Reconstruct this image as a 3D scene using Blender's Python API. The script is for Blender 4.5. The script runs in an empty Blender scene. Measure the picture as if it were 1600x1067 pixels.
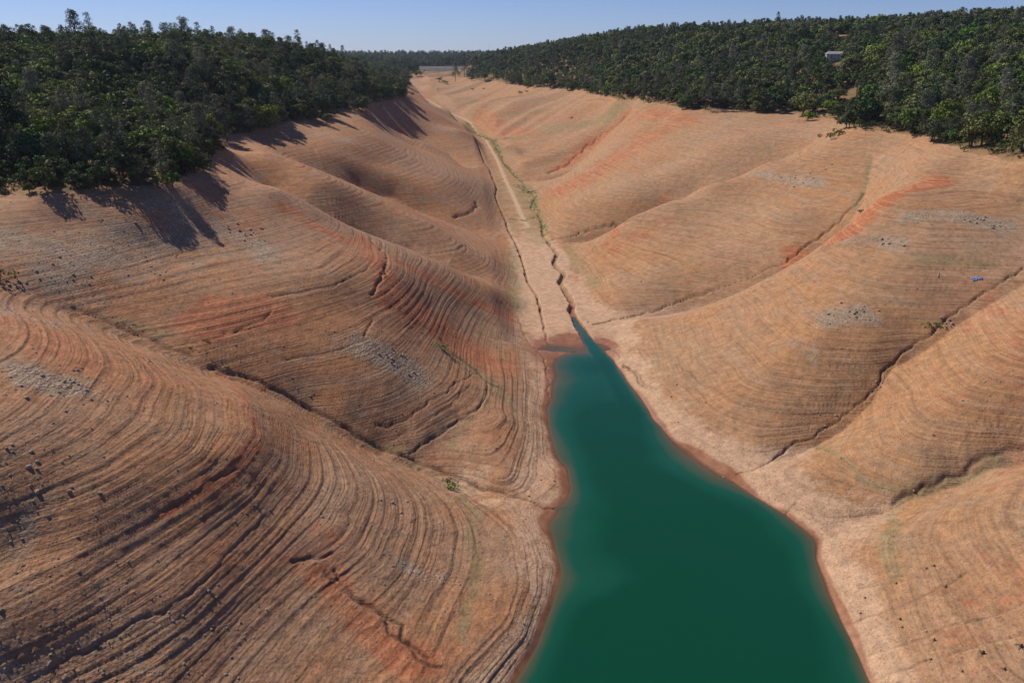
import bpy, bmesh, math, random
import numpy as np
from mathutils import Vector, Matrix

random.seed(7)
rng = np.random.default_rng(7)
S = bpy.context.scene
COL = S.collection
R = math.radians

# ------------------------------------------------------------------ camera
HC, HF, PITCH, FPX = 130.0, 80.0, R(19.8), 1244.4     # camera height over water, full-pool line
cam_d = bpy.data.cameras.new('camera')
cam = bpy.data.objects.new('camera', cam_d)
COL.objects.link(cam)
cam.location = (0, 0, HC)
cam.rotation_euler = (R(90) - PITCH, 0, 0)
cam_d.sensor_width = 36.0
cam_d.lens = 28.0
cam_d.clip_start = 1.0
cam_d.clip_end = 80000.0
S.camera = cam

# ------------------------------------------------------------------ light
SUN_ELEV, SUN_AZ = R(46), R(-53)          # azimuth measured from +Y towards +X
world = bpy.data.worlds.new('World')
S.world = world
world.use_nodes = True
wn = world.node_tree
bg = wn.nodes['Background']
sky = wn.nodes.new('ShaderNodeTexSky')
sky.sky_type = 'NISHITA'
sky.sun_disc = False
sky.sun_elevation = SUN_ELEV
sky.sun_rotation = SUN_AZ
sky.altitude = 1500
sky.air_density = 1.0
sky.dust_density = 0.15
sky.ozone_density = 5.0
tint = wn.nodes.new('ShaderNodeMix'); tint.data_type = 'RGBA'; tint.blend_type = 'MULTIPLY'; tint.inputs[0].default_value = 1.0
tint.inputs[7].default_value = (.76, .80, 1.12, 1.0)             # smoky lavender summer sky
wn.links.new(sky.outputs[0], tint.inputs[6]); wn.links.new(tint.outputs[2], bg.inputs[0])
bg.inputs[1].default_value = 0.075
sun_d = bpy.data.lights.new('sun', 'SUN')
sun_d.energy = 4.9
sun_d.angle = R(0.53)
sun_d.color = (1.0, 0.92, 0.80)
sun = bpy.data.objects.new('sun', sun_d)
COL.objects.link(sun)
sv = Vector((math.sin(SUN_AZ) * math.cos(SUN_ELEV), math.cos(SUN_AZ) * math.cos(SUN_ELEV), math.sin(SUN_ELEV)))
sun.rotation_euler = (-sv).to_track_quat('-Z', 'Y').to_euler()
S.view_settings.view_transform = 'Standard'
S.view_settings.look = 'None'
S.view_settings.gamma = 1.0
S.view_settings.exposure = 0.14
S.render.resolution_x, S.render.resolution_y = 1024, 682

# ------------------------------------------------------------------ helpers: survey of the valley
SP, CP = math.sin(PITCH), math.cos(PITCH)
def at(u, v, z):
    """world point at height z seen along the survey direction (u, v)"""
    x = (u - 800.0) / FPX; y = -(v - 533.5) / FPX
    dy = CP + y * SP; dz = -SP + y * CP
    t = (HC - z) / -dz
    return (x * t, dy * t, z)
def px(X, Y, Z):
    """inverse of at(): direction of a world point (arrays allowed)"""
    Z = Z - HC
    d = Y * CP - Z * SP
    up = Y * SP + Z * CP
    return 800 + FPX * X / d, 533.5 - FPX * up / d, d

CTRL = []
def W(*pts): CTRL.extend(pts)
def line(pts, z=None, step=22.0):
    """polyline of (u,v[,z]) survey points, densified"""
    P = [(p[0], p[1], z if z is not None else p[2]) for p in pts]
    for a, b in zip(P[:-1], P[1:]):
        n = max(1, int(math.hypot(a[0]-b[0], a[1]-b[1]) / step))
        for i in range(n):
            k = i / n
            CTRL.append(at(*(a[j] + (b[j]-a[j])*k for j in range(3))))
    CTRL.append(at(*P[-1]))

# shore, gullies, floor and ring contours: (u, v, height)
line([(800,1067),(835,1010),(860,945),(873,890),(862,850),(850,822),(868,797),(890,762),(885,735),(865,715),(855,690),(851,640),(858,600),(863,562),(885,552),(915,543)], 0)
line([(905,495),(925,520),(945,548),(975,585),(1000,618),(1020,655),(1055,690),(1090,715),(1145,751),(1180,775),(1230,805),(1272,838),(1277,870),(1295,920),(1320,980),(1347,1035),(1362,1067)], 0)
line([(900,800,-1.82),(850,790,0.67),(795,773,2.7),(740,750,4.22),(700,735,5.95),(640,713,8.59),(560,680,15.05),(480,632,23.12),(400,592,32.05),(300,555,41.1),(210,515,47.2),(120,480,53.97),(60,463,57.85),(0,440,62.78)])
line([(796,449,6.27),(745,429,12.84),(694,409,20.87),(640,384,27.99),(600,368,32.82),(564,354,38.23),(520,340,44.46),(468,316,52.88),(430,290,59.42),(400,262,68.44),(370,235,76.06)])
line([(790,378,6.58),(740,359,12.33),(700,346,18.06),(655,326,25.15),(616,304,34.17),(560,287,43.81),(516,277,54.24),(450,247,65.98)])
line([(745,263,20.88),(729,256,24.25),(700,233,32.64),(655,212,44.96),(588,185,68.28)])
line([(0,600),(50,570),(60,530),(55,492)], 57.41)
line([(0,690),(60,655),(110,610),(125,560),(120,510)], 53.56)
line([(0,775),(60,752),(150,710),(225,655),(240,600),(225,550)], 46.96)
line([(0,864),(141,825),(242,769),(321,718),(349,673),(338,617),(312,575)], 39.3)
line([(0,935),(120,880),(225,817),(315,763),(375,710),(394,673),(388,635),(365,595)], 36.12)
line([(0,1010),(100,965),(200,905),(300,835),(385,765),(425,710),(425,650),(405,612)], 31.35)
line([(0,1080),(140,1013),(225,966),(281,932),(349,870),(416,802),(455,746),(460,690),(450,632)], 26.55)
line([(270,1067),(394,949),(467,876),(529,825),(548,769),(535,710),(510,665)], 19.06)
line([(422,1067),(540,938),(607,881),(624,825),(620,769),(600,725),(580,700)], 12.65)
line([(562,1067),(635,982),(697,892),(703,825),(690,780),(665,735)], 7.83)
line([(669,1067),(731,949),(754,870),(742,813),(720,769),(705,745)], 5.58)
line([(737,1067),(810,982),(832,915),(821,842),(787,790),(755,762)], 3.08)
line([(775,1067),(825,1000),(850,930),(856,885),(840,840),(820,800)], 1.34)
line([(640,711),(715,657),(753,635),(763,614),(768,580),(772,540),(785,500),(800,468)], 8.88)
line([(590,690),(660,672),(725,620),(738,580),(745,540),(760,500),(785,458)], 11.75)
line([(560,675),(634,646),(695,602),(712,570),(718,540),(735,500),(765,458)], 15.38)
line([(480,632),(540,622),(600,600),(650,560),(680,520),(700,480),(728,445)], 22.86)
line([(400,592),(450,572),(516,555),(575,533),(620,500),(652,470),(668,440),(685,415)], 31.97)
line([(300,555),(340,535),(419,507),(538,474),(591,453),(624,426),(625,400),(610,378)], 41.03)
line([(210,515),(300,490),(419,463),(520,442),(565,418),(580,385),(572,362)], 47)
line([(120,480),(200,455),(300,430),(400,412),(480,392),(525,370),(535,349)], 53.94)
line([(0,435),(100,410),(200,385),(300,365),(400,345),(450,332),(480,326)], 63.38)
line([(0,365),(100,350),(200,340),(300,322),(380,300),(425,296)], 71.78)
line([(0,302),(60,308),(130,302),(200,292),(260,290),(300,278),(335,250),(352,232)], 80)
line([(801,485),(800,540),(800,592),(798,650),(794,700),(780,740)], 5.72)
line([(828,520),(832,590),(832,640),(832,700),(825,750)], 2.47)
line([(650,712),(700,705),(760,690),(785,655)], 7.4)
line([(745,429),(762,418),(768,398),(748,374)], 12.69)
line([(776,438),(786,425),(785,405),(778,388)], 8.8)
line([(694,409),(722,396),(722,378),(705,362),(692,352)], 20.78)
line([(600,368),(640,362),(670,352),(660,338),(645,328)], 32.73)
line([(520,340),(565,328),(600,318),(600,308)], 44.48)
line([(430,290),(480,288),(512,285)], 59.2)
line([(370,235),(400,240),(420,238)], 73.7)
line([(390,222,75.7),(450,254,68.35),(516,282,59.37)])
line([(616,304),(650,300),(690,292),(712,280),(705,262),(684,246)], 34.12)
line([(655,326),(700,318),(735,300),(742,285),(730,268)], 25.1)
line([(700,346),(737,332),(754,315),(760,295),(752,275)], 18.33)
line([(560,287),(610,279),(650,268),(668,255),(657,237),(644,226)], 43.7)
line([(516,277),(560,264),(610,250),(630,235),(622,216)], 52.17)
line([(450,247),(500,236),(550,225),(590,215),(588,200)], 65.96)
line([(420,228),(470,215),(520,205),(560,197),(568,188)], 73.17)
line([(385,208),(430,201),(460,191),(505,186),(522,178),(545,172),(575,170),(600,159),(625,154),(634,147),(628,130),(615,122)], 80)
line([(600,180),(640,172),(660,165)], 68.3)
line([(625,198),(670,187),(692,182),(682,170)], 55.98)
line([(660,210),(700,201),(720,203),(708,188)], 45.19)
line([(703,230),(730,225),(740,221),(734,208)], 33.45)
line([(885,530,0.08),(870,500,0.57),(858,440,2.97),(845,400,4.7),(815,340,8.73),(800,300,12.89),(780,255,19.5),(765,225,28.08),(745,205,33.46),(705,178,39.72),(680,163,51.39),(655,148,58.61),(642,135,65.91),(650,124,76.96)])
line([(840,500,1.61),(832,460,3.21),(812,400,5.6),(795,360,8),(775,310,13.93),(757,270,18.11),(748,235,27.22)])
line([(1285,845,0.26),(1330,810,2.82),(1395,785,5.94),(1425,770,8),(1500,742,11.64),(1550,717,15.36),(1600,702,16.69)])
line([(1142,752,-0.2),(1200,722,3.29),(1260,687,6.32),(1318,648,11.27),(1362,612,16.24),(1396,565,23.12),(1440,531,27.64),(1479,502,33.31),(1518,472,38.12),(1552,448,42.84),(1600,419,47.88)])
line([(915,512,-0.2),(928,508,0.88),(997,492,4.16),(1079,463,9.68),(1143,443,16.71),(1226,409,27.43),(1274,375,37.12),(1323,336,46.55),(1352,302,55.59),(1357,277,60.02),(1364,243,68.46),(1430,214,80)])
line([(860,377,6.49),(909,365,10.16),(950,353,15.65),(999,338,20.97),(1045,313,28.39),(1090,294,38.31),(1182,254,55.06),(1270,222,69.3),(1311,206,77.18)])
line([(825,285,14.19),(858,271,19.35),(892,251,26.9),(917,229,35.48),(940,212,45.35),(975,185,63.09),(1005,162,80)])
line([(1300,862),(1318,910),(1345,980),(1375,1055)], 1.48)
line([(1395,787),(1388,860),(1400,910),(1430,1000),(1460,1067)], 5.91)
line([(1450,768),(1428,840),(1446,910),(1500,1010),(1530,1067)], 8.63)
line([(1500,742),(1480,800),(1500,880),(1560,970),(1600,1030)], 11.56)
line([(1600,702),(1562,760),(1560,830),(1600,900)], 16.51)
line([(1170,735),(1200,765),(1260,805),(1305,828)], 1.45)
line([(1225,706),(1260,745),(1320,780),(1360,800)], 4.42)
line([(1265,690),(1290,718),(1345,752),(1395,782)], 6.18)
line([(1325,648),(1375,703),(1440,740),(1500,742)], 11.3)
line([(1365,610),(1400,640),(1450,672),(1530,698),(1600,702)], 16.53)
line([(1440,531),(1480,560),(1540,590),(1600,608)], 27.58)
line([(1518,472),(1560,490),(1600,505)], 38.1)
line([(935,512),(960,548),(990,588),(1030,642),(1080,682),(1130,716),(1165,732)], 1.27)
line([(997,492),(1000,540),(1030,600),(1080,650),(1150,692),(1205,718)], 3.96)
line([(1040,478),(1030,520),(1055,585),(1110,640),(1180,682),(1262,686)], 6.55)
line([(1079,463),(1062,510),(1082,570),(1140,625),(1220,655),(1300,660)], 9.68)
line([(1143,443),(1122,480),(1142,530),(1200,577),(1280,598),(1365,606)], 16.9)
line([(1226,409),(1200,440),(1220,487),(1280,522),(1360,535),(1440,533)], 27.29)
line([(1274,375),(1262,410),(1290,438),(1350,455),(1430,466),(1510,474)], 37.58)
line([(1323,336),(1310,370),(1340,393),(1400,404),(1480,410),(1590,420)], 47.28)
line([(1352,302),(1350,335),(1380,355),(1450,365),(1530,367),(1600,368)], 55.46)
line([(1360,277),(1372,315),(1420,328),(1500,330),(1600,322)], 62.16)
line([(1385,240),(1430,268),(1500,275),(1600,290)], 70.58)
line([(928,508,0.88),(916,480,2),(902,440,4.03),(888,405,5.7),(876,380,6.59)])
line([(997,492),(948,453),(915,412),(893,378)], 6.46)
line([(1079,463),(1020,455),(960,425),(925,397),(907,378)], 9.72)
line([(1143,443),(1110,430),(1060,415),(1000,400),(955,380),(942,367)], 16.61)
line([(1226,409),(1180,385),(1120,370),(1060,360),(1010,350),(988,346)], 27.47)
line([(1274,375),(1200,345),(1130,325),(1080,315),(1050,316)], 36.91)
line([(1323,336),(1250,312),(1170,295),(1110,292)], 45.32)
line([(1357,277),(1300,265),(1230,250),(1200,250)], 59.66)
line([(1364,243),(1310,235),(1270,227)], 68.33)
line([(1345,199),(1381,206),(1429,214),(1486,223),(1534,238),(1600,254)], 80)
line([(850,355,8.13),(846,340,9.76),(836,315,11.68)])
line([(858,271),(872,292),(895,320),(940,335),(990,339)], 19.38)
line([(892,251),(905,275),(940,300),(990,312),(1038,314)], 27.29)
line([(917,229),(935,252),(980,275),(1040,290),(1085,295)], 35.39)
line([(940,212),(970,232),(1030,250),(1090,262),(1130,272)], 46.28)
line([(975,185),(1010,203),(1080,218),(1160,230),(1225,237)], 61.55)
line([(892,251),(850,240),(820,237),(800,240)], 24.87)
line([(917,229),(870,219),(830,214),(795,213)], 33.52)
line([(940,212),(890,203),(840,197),(785,192),(755,188)], 43.33)
line([(975,185),(930,176),(870,170),(800,164),(740,160),(700,150)], 61.67)
line([(720,122),(745,125),(790,130),(830,136),(870,139),(900,142),(966,155),(1022,162),(1088,170),(1145,173),(1189,175),(1250,175),(1285,180),(1311,198),(1330,202)], 80)
line([(770,212,31.42),(745,190,41.98),(715,172,47.9),(690,155,57.8),(672,140,65.34)])
# lake bed
W(at(1080,1000,-13), at(1180,1050,-11), at(950,1050,-10), at(1000,820,-10), at(1100,860,-11), at(1180,930,-9), at(960,700,-8), at(950,640,-5.5), at(920,590,-3.5), at(885,600,-1.0), at(885,640,-1.8), at(890,680,-2.5),
  at(1000,680,-4.5), at(1060,730,-2.2), at(1100,755,-1.4), at(1040,790,-8), at(915,770,-4), at(912,830,-4), at(910,890,-4.5), at(900,950,-4), at(870,1020,-3), at(1240,860,-3), at(1260,930,-3.5), at(1300,1020,-3.5),
  at(940,575,-3.2), at(925,545,-1.5), at(912,520,-1.2))
W((55,90,-14),(20,90,-5),(-8,80,0),(100,90,-4),(122,80,0),(-40,60,14),(-100,60,32),(160,70,12),(200,120,20),(240,180,30),(-180,80,60),(55,40,-14),(-10,30,0),(120,30,0),(-150,20,50),(200,20,25),(300,60,55),(300,150,60),(330,240,80))
# uplands
W((-250,210,84),(-215,250,80),(-330,300,100),(-360,450,115),(-230,390,93),(-300,520,118),(-430,620,128),(-300,680,127),(-560,800,128),(-235,780,122),(-205,620,108),(-190,900,112),(-170,1050,97),(-330,1000,120),(-500,1000,124),
  (-600,1400,112),(-350,1400,108),(-220,1300,92),(-190,1500,84),(-210,1700,82),(-400,1900,98),(-800,2200,100),(-320,130,98),(-420,250,120),(-200,1950,81),(-300,2300,95),(-700,600,130))
W((330,420,100),(450,500,120),(600,620,145),(420,650,122),(340,640,105),(520,820,148),(350,820,122),(680,900,166),(800,800,172),(560,1080,160),(250,1000,110),(380,1100,145),(280,1250,148),(180,1150,118),(130,1300,115),
  (120,1550,140),(300,1600,155),(60,1800,130),(40,1500,100),(-60,2000,108),(-90,2250,110),(-180,2450,79),(300,2000,140),(600,1500,160),(900,1300,170),(0,2600,105),(-300,3000,96),(400,3000,110),(-900,3200,98),(420,330,110),(520,700,140),
  (-190,2150,76),(-185,2300,78),(800,2200,140),(1300,1500,160),(1200,900,180))

def q(X, Y):
    X = np.asarray(X, float); Y = np.asarray(Y, float)
    return np.stack([np.arctan2(X, Y + 15), np.log(np.hypot(X, Y + 15)) * 0.8], -1)
_c = np.array(CTRL)
# merge near-duplicates
_q = q(_c[:, 0], _c[:, 1])
key = {}
for i, (a, b) in enumerate(_q):
    key.setdefault((round(a / .006), round(b / .006)), []).append(i)
idx = [v for v in key.values()]
_q = np.array([_q[v].mean(0) for v in idx]); _z = np.array([_c[v, 2].mean() for v in idx])
def kern(A, B):
    d2 = ((A[:, None, :] - B[None]) ** 2).sum(-1)
    return 0.5 * d2 * np.log(d2 + 1e-12)
n = len(_q)
M_ = np.zeros((n + 3, n + 3))
M_[:n, :n] = kern(_q, _q) + np.eye(n) * 1e-4
M_[:n, n] = M_[n, :n] = 1
M_[:n, n+1:] = _q; M_[n+1:, :n] = _q.T
sol = np.linalg.solve(M_, np.concatenate([_z, np.zeros(3)]))
# coarse table over (azimuth, log range)
TH0, TH1, NTB = -1.15, 1.15, 420
L0, L1, NL = math.log(48.0) * .8, math.log(4200.0) * .8, 520
tt = np.linspace(TH0, TH1, NTB); ll = np.linspace(L0, L1, NL)
TAB = np.zeros((NL, NTB))
for r0 in range(0, NL, 20):
    g = np.stack(np.meshgrid(tt, ll[r0:r0+20]), -1).reshape(-1, 2)
    v = kern(g, _q) @ sol[:n] + sol[n] + g @ sol[n+1:]
    TAB[r0:r0+20] = v.reshape(-1, NTB)
TAB = np.clip(TAB, -16, 190)

def cub(T, a, b):
    """Catmull-Rom lookup of table T at fractional row a, column b"""
    a = np.clip(a, 1, T.shape[0] - 2.001); b = np.clip(b, 1, T.shape[1] - 2.001)
    i = a.astype(int); j = b.astype(int); fa = a - i; fb = b - j
    def w(f): return (-.5*f+f*f-.5*f**3, 1-2.5*f*f+1.5*f**3, .5*f+2*f*f-1.5*f**3, -.5*f*f+.5*f**3)
    wa = w(fa); wb = w(fb); out = 0
    i = np.minimum(i, T.shape[0]-3); j = np.minimum(j, T.shape[1]-3)
    for k in range(4):
        row = 0
        for m in range(4): row = row + wb[m] * T[i-1+k, j-1+m]
        out = out + wa[k] * row
    return out
def base_h(X, Y):
    p = q(X, Y)
    z = cub(TAB, (p[..., 1] - L0) / (L1 - L0) * (NL - 1), (p[..., 0] - TH0) / (TH1 - TH0) * (NTB - 1))
    rr = np.hypot(X, Y)
    k = np.clip((rr - 2600) / 1200, 0, 1); k = k * k * (3 - 2 * k)
    return z * (1 - k) + 98.0 * k

# ------------------------------------------------------------------ noise
_lat = np.random.default_rng(11).random((256, 256))
def vnoise(x, y, seed=0):
    x = x + seed * 37.17; y = y + seed * 91.7
    i = np.floor(x); j = np.floor(y); fx = x - i; fy = y - j
    i = i.astype(np.int64) & 255; j = j.astype(np.int64) & 255
    fx = fx * fx * (3 - 2 * fx); fy = fy * fy * (3 - 2 * fy)
    i1 = (i + 1) & 255; j1 = (j + 1) & 255
    return (_lat[i, j] * (1-fx) + _lat[i1, j] * fx) * (1-fy) + (_lat[i, j1] * (1-fx) + _lat[i1, j1] * fx) * fy * 1.0 - .5
def fbm(x, y, o=4, seed=0, g=.5):
    s = 0; a = 1; n_ = 0
    for k in range(o):
        s = s + a * vnoise(x * 2**k, y * 2**k, seed + k * 3); n_ += a; a *= g
    return s / n_ * 2
def sstep(a, b, x):
    t = np.clip((x - a) / (b - a), 0, 1); return t * t * (3 - 2 * t)

# ------------------------------------------------------------------ lifting survey directions onto the ground
_ts = np.exp(np.linspace(math.log(70), math.log(4000), 2600))
def lift(u, v, h=None):
    h = h or height0
    x = (u - 800.0) / FPX; y = -(v - 533.5) / FPX
    dy = CP + y * SP; dz = -SP + y * CP
    X = x * _ts; Y = dy * _ts; Z = HC + dz * _ts
    g = h(X, Y); k = np.argmax(Z < g)
    if not (Z < g).any(): k = len(_ts) - 1
    if k > 0:
        a = Z[k-1] - g[k-1]; b = Z[k] - g[k]; f = a / (a - b + 1e-9)
        return np.array([X[k-1] + (X[k]-X[k-1])*f, Y[k-1] + (Y[k]-Y[k-1])*f, g[k-1] + (g[k]-g[k-1])*f])
    return np.array([X[k], Y[k], g[k]])

def seg_dist(X, Y, P, reach):
    """distance to polyline P (n,2+) and parameter (fractional index); inf beyond reach"""
    P = np.asarray(P); D = np.full(X.shape, 1e9); T = np.zeros(X.shape)
    for k in range(len(P) - 1):
        a = P[k, :2]; b = P[k+1, :2]
        m = (X > min(a[0], b[0]) - reach) & (X < max(a[0], b[0]) + reach) & (Y > min(a[1], b[1]) - reach) & (Y < max(a[1], b[1]) + reach)
        if not m.any(): continue
        xs = X[m]; ys = Y[m]; d = b - a; L = d @ d + 1e-9
        t = np.clip(((xs - a[0]) * d[0] + (ys - a[1]) * d[1]) / L, 0, 1)
        dd = np.hypot(xs - a[0] - t * d[0], ys - a[1] - t * d[1])
        o = D[m]; up = dd < o
        o[up] = dd[up]; D[m] = o
        tt_ = T[m]; tt_[up] = (k + t)[up]; T[m] = tt_
    return D, T

# valley floor: monotone thalweg with a flat bottom
FL = np.array([at(*p) for p in [(893,552,-.6),(880,520,.9),(868,490,1.6),(855,440,3.2),(845,400,5),(815,340,8.6),(800,300,12.3),(782,258,18),(767,228,23.5),(747,205,29.5),(722,188,36),(700,175,42),(680,163,49),(660,150,57),(645,137,65),(650,124,74)]])
FW = np.array([22,22,22,21,21,19,17,16,15,15,15,15,18,20,22,22.])
def W3(pts): return np.array([at(*p) for p in pts])
# V-shaped side valleys between the spurs: (survey line, depth, half width)
VEE = [(W3([(870,795,0),(795,773,2.2),(740,750,4.2),(700,735,6),(640,713,9),(560,680,15.5),(480,632,23),(400,592,32),(300,555,41),(210,515,48),(120,480,54),(60,463,57),(-60,430,62)]), 3.6, 14),
 (W3([(800,449,6),(745,429,13),(694,409,21),(640,384,27),(600,368,33),(564,354,38),(520,340,44),(468,316,52),(430,290,60),(400,262,68),(370,235,76)]), 5, 12),
 (W3([(790,378,6),(740,359,12),(700,346,17),(655,326,25),(616,304,34),(560,287,45),(516,277,53),(450,247,65)]), 3, 10),
 (W3([(745,263,21),(729,256,25),(700,233,33),(655,212,45),(588,185,68)]), 5, 14),
 (W3([(1260,838,.3),(1330,810,1.8),(1395,785,5),(1425,770,7),(1500,742,11.5),(1550,717,15),(1600,702,18),(1700,660,26)]), 4.5, 11),
 (W3([(1142,752,0),(1200,722,3),(1260,687,7),(1318,648,12),(1362,612,16.5),(1396,565,22),(1440,531,28.5),(1479,502,34),(1518,472,39),(1552,448,44),(1600,419,50),(1700,350,62)]), 5.5, 13),
 (W3([(915,512,.3),(997,492,4),(1079,463,10),(1143,443,17),(1226,409,27),(1274,375,36),(1323,336,46),(1352,302,54),(1357,277,60),(1364,243,68)]), 9, 15),
 (W3([(860,377,7),(909,365,11),(950,353,15),(999,338,21),(1045,313,29),(1090,294,38),(1182,254,54),(1270,222,68)]), 12, 20),
 (W3([(825,285,14),(858,271,19),(892,251,27),(917,229,36),(940,212,45),(975,185,62)]), 11, 22)]
def height0(X, Y):
    z = base_h(X, Y)
    for P, A, w in VEE:
        D, T = seg_dist(X, Y, P, w * 4)
        n_ = len(P) - 1
        a = A * sstep(0, n_ * .28, T) * (1 - .6 * sstep(n_ * .8, n_, T))
        z = z - a * np.exp(-D / w) * (D < 1e8) + a * .28 * np.exp(-((D - 2.4 * w) / (1.1 * w)) ** 2) * (D < 1e8)
    D, T = seg_dist(X, Y, FL, 75)
    i = np.clip(T.astype(int), 0, len(FL) - 2); f = T - i
    zf = FL[i, 2] * (1-f) + FL[i+1, 2] * f
    w = FW[i] * (1-f) + FW[i+1] * f
    k = 1 - sstep(.45, 1.6, D / np.maximum(w, 1))
    k = np.where((D < 1e8) & (T > .02), k, 0)
    zf = zf + .25 * fbm(X / 14, Y / 14, 3, 5)
    return z * (1 - k) + zf * k

def L2(pts): return np.array([lift(*p) for p in pts])
CREEK = L2([(727,195),(739,207),(750,213),(757,215),(771,220),(778,236),(788,256),(803,273),(817,285),(830,300),(837,309),(832,318),(830,326),(842,336),(847,350),(849,368),(856,376),(859,382),(871,397),(865,411),(869,417),(881,426),(879,432),(875,440),(886,458),(895,474),(892,484),(897,494),(904,506),(914,524),(928,545),(945,575),(965,610),(990,660)])
GUL = L2([(743,217),(750,235),(757,254),(765,264),(768,274),(776,293),(774,307),(782,327),(790,345),(793,358),(803,375),(810,390),(817,409),(824,440),(838,460),(842,475),(846,490),(850,514),(856,538)])
TRACK = L2([(655,148),(668,156),(681,164),(706,178),(720,184),(735,192),(747,209),(759,219),(766,231),(778,253),(791,285),(798,297),(808,321),(817,341),(825,355)])
WASH = [  # (points, half width m, depth m, darkness)
 (L2([(1600,419),(1570,436),(1552,448),(1535,462),(1518,472),(1500,485),(1479,502),(1458,520),(1440,531),(1415,550),(1396,565),(1380,582),(1372,600),(1362,614),(1340,632),(1318,648),(1300,664),(1289,668),(1260,687),(1240,692),(1218,710),(1200,722),(1175,733),(1150,742)]), .55, .9, .8),
 (L2([(1600,702),(1575,706),(1550,715),(1525,722),(1500,740),(1480,752),(1425,770),(1395,785)]), .9, .8, .6),
 (L2([(1352,302),(1338,320),(1323,336),(1300,355),(1274,375),(1250,392),(1226,409),(1190,425),(1143,443),(1120,452),(1079,463),(1040,480),(997,492),(960,500),(928,507)]), .9, 1.1, .8),
 (L2([(999,338),(980,346),(960,350),(940,354),(909,365),(885,371),(862,375)]), 1.4, 1.3, .9),
 (L2([(999,170),(975,185),(960,198),(940,212),(930,222),(917,229),(905,241),(892,251),(875,262),(858,271)]), 2.2, 2.2, .25),
 (L2([(330,572),(400,596),(440,612),(480,634),(520,655),(560,682),(600,700),(640,716),(670,728),(700,738),(740,752),(770,762),(795,773),(850,791),(885,798),(905,801)]), .9, 1.2, .9),
 (L2([(120,483),(160,500),(210,518),(260,540),(300,556)]), 1.2, .8, .3),
 (L2([(693,533),(705,550),(725,565),(745,580),(765,600),(790,612)]), 1.0, .7, .8),
 (L2([(709,338),(725,336),(737,330),(743,322),(744,316)]), 1.6, 1.5, .9),
 (L2([(812,500),(818,520),(850,560),(858,600),(856,640)]), .6, .5, .3),
 (L2([(525,892),(540,910),(556,935),(580,948),(600,962)]), .6, .9, .9), (L2([(455,880),(480,868),(500,872),(520,860)]), .5, .6, .8), (L2([(600,965),(612,990),(640,1005),(660,1030),(690,1045)]), .6, .8, .9),
 (L2([(1225,806),(1235,790),(1245,785)]), .4, .4, .6), (L2([(1510,895),(1440,935),(1360,965),(1335,970)]), .35, .35, .5), (L2([(1600,945),(1500,975),(1430,1005),(1360,1022)]), .35, .35, .5), (L2([(1600,990),(1480,1025),(1380,1060)]), .35, .35, .4), (L2([(1425,895),(1380,905),(1335,925)]), .3, .3, .4),
 (L2([(975,568),(985,580),(1000,585),(1008,600),(1020,606)]), .5, .8, .8), (L2([(948,545),(960,548),(968,560)]), .4, .5, .6), (L2([(350,520),(380,512),(410,500),(425,488)]), .5, .6, .7), (L2([(580,500),(575,515),(568,525)]), .5, .6, .7),
 # dark erosion scarps following old shore lines on the near spurs
 (L2([(45,1062),(85,1040),(140,1013),(180,990),(225,966),(255,955),(281,932),(320,900),(349,870),(380,840),(416,802)]), .4, .35, .5),
 (L2([(515,893),(545,925),(575,950),(600,965),(618,972),(635,1000),(670,1030)]), .7, .8, .8),
 (L2([(578,372),(590,385),(605,400),(600,425),(588,445),(580,462)]), .8, 1.0, .8),
 (L2([(420,463),(470,458),(520,446),(555,432),(580,415)]), .5, .7, .9),
 (L2([(441,560),(480,556),(516,552),(545,540),(575,530)]), .5, .6, .8),
 (L2([(590,668),(634,655),(680,625),(715,600),(745,585)]), .4, .5, .8),
 (L2([(640,711),(680,685),(715,657),(745,640),(760,622),(762,600)]), .45, .6, .9),
 (L2([(610,690),(650,668),(700,640),(735,605)]), .35, .4, .7),
 (L2([(250,798),(290,775),(330,750),(365,728)]), .35, .4, .7),
 (L2([(1060,570),(1100,600),(1150,628),(1200,640),(1260,650)]), .5, .4, .5),
 (L2([(975,570),(990,582),(1000,600),(1012,605)]), .6, .8, .9),
 (L2([(1377,419),(1430,420),(1490,421),(1545,420)]), .4, .4, .7),
]
for _k in range(len(WASH)):        # subdivide and roughen the wash lines
    P, w, d, c = WASH[_k]; out = []
    for a, b in zip(P[:-1], P[1:]):
        n_ = max(1, int(np.hypot(*(b - a)[:2]) / 3.0))
        for i in range(n_):
            p = a + (b - a) * i / n_; out.append(p + np.append(rng.normal(0, w * .6, 2), 0))
    out.append(P[-1]); WASH[_k] = (np.array(out), w * .62, d * .75, c)

def side(X, Y):
    """+ right of the valley axis, - left (metres)"""
    ax = np.interp(Y, [0, 210, 330, 400, 560, 900, 1150, 1500, 2200], [40, 45, 40, 28, 5, -10, -45, -130, -230])
    return X - ax

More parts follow.
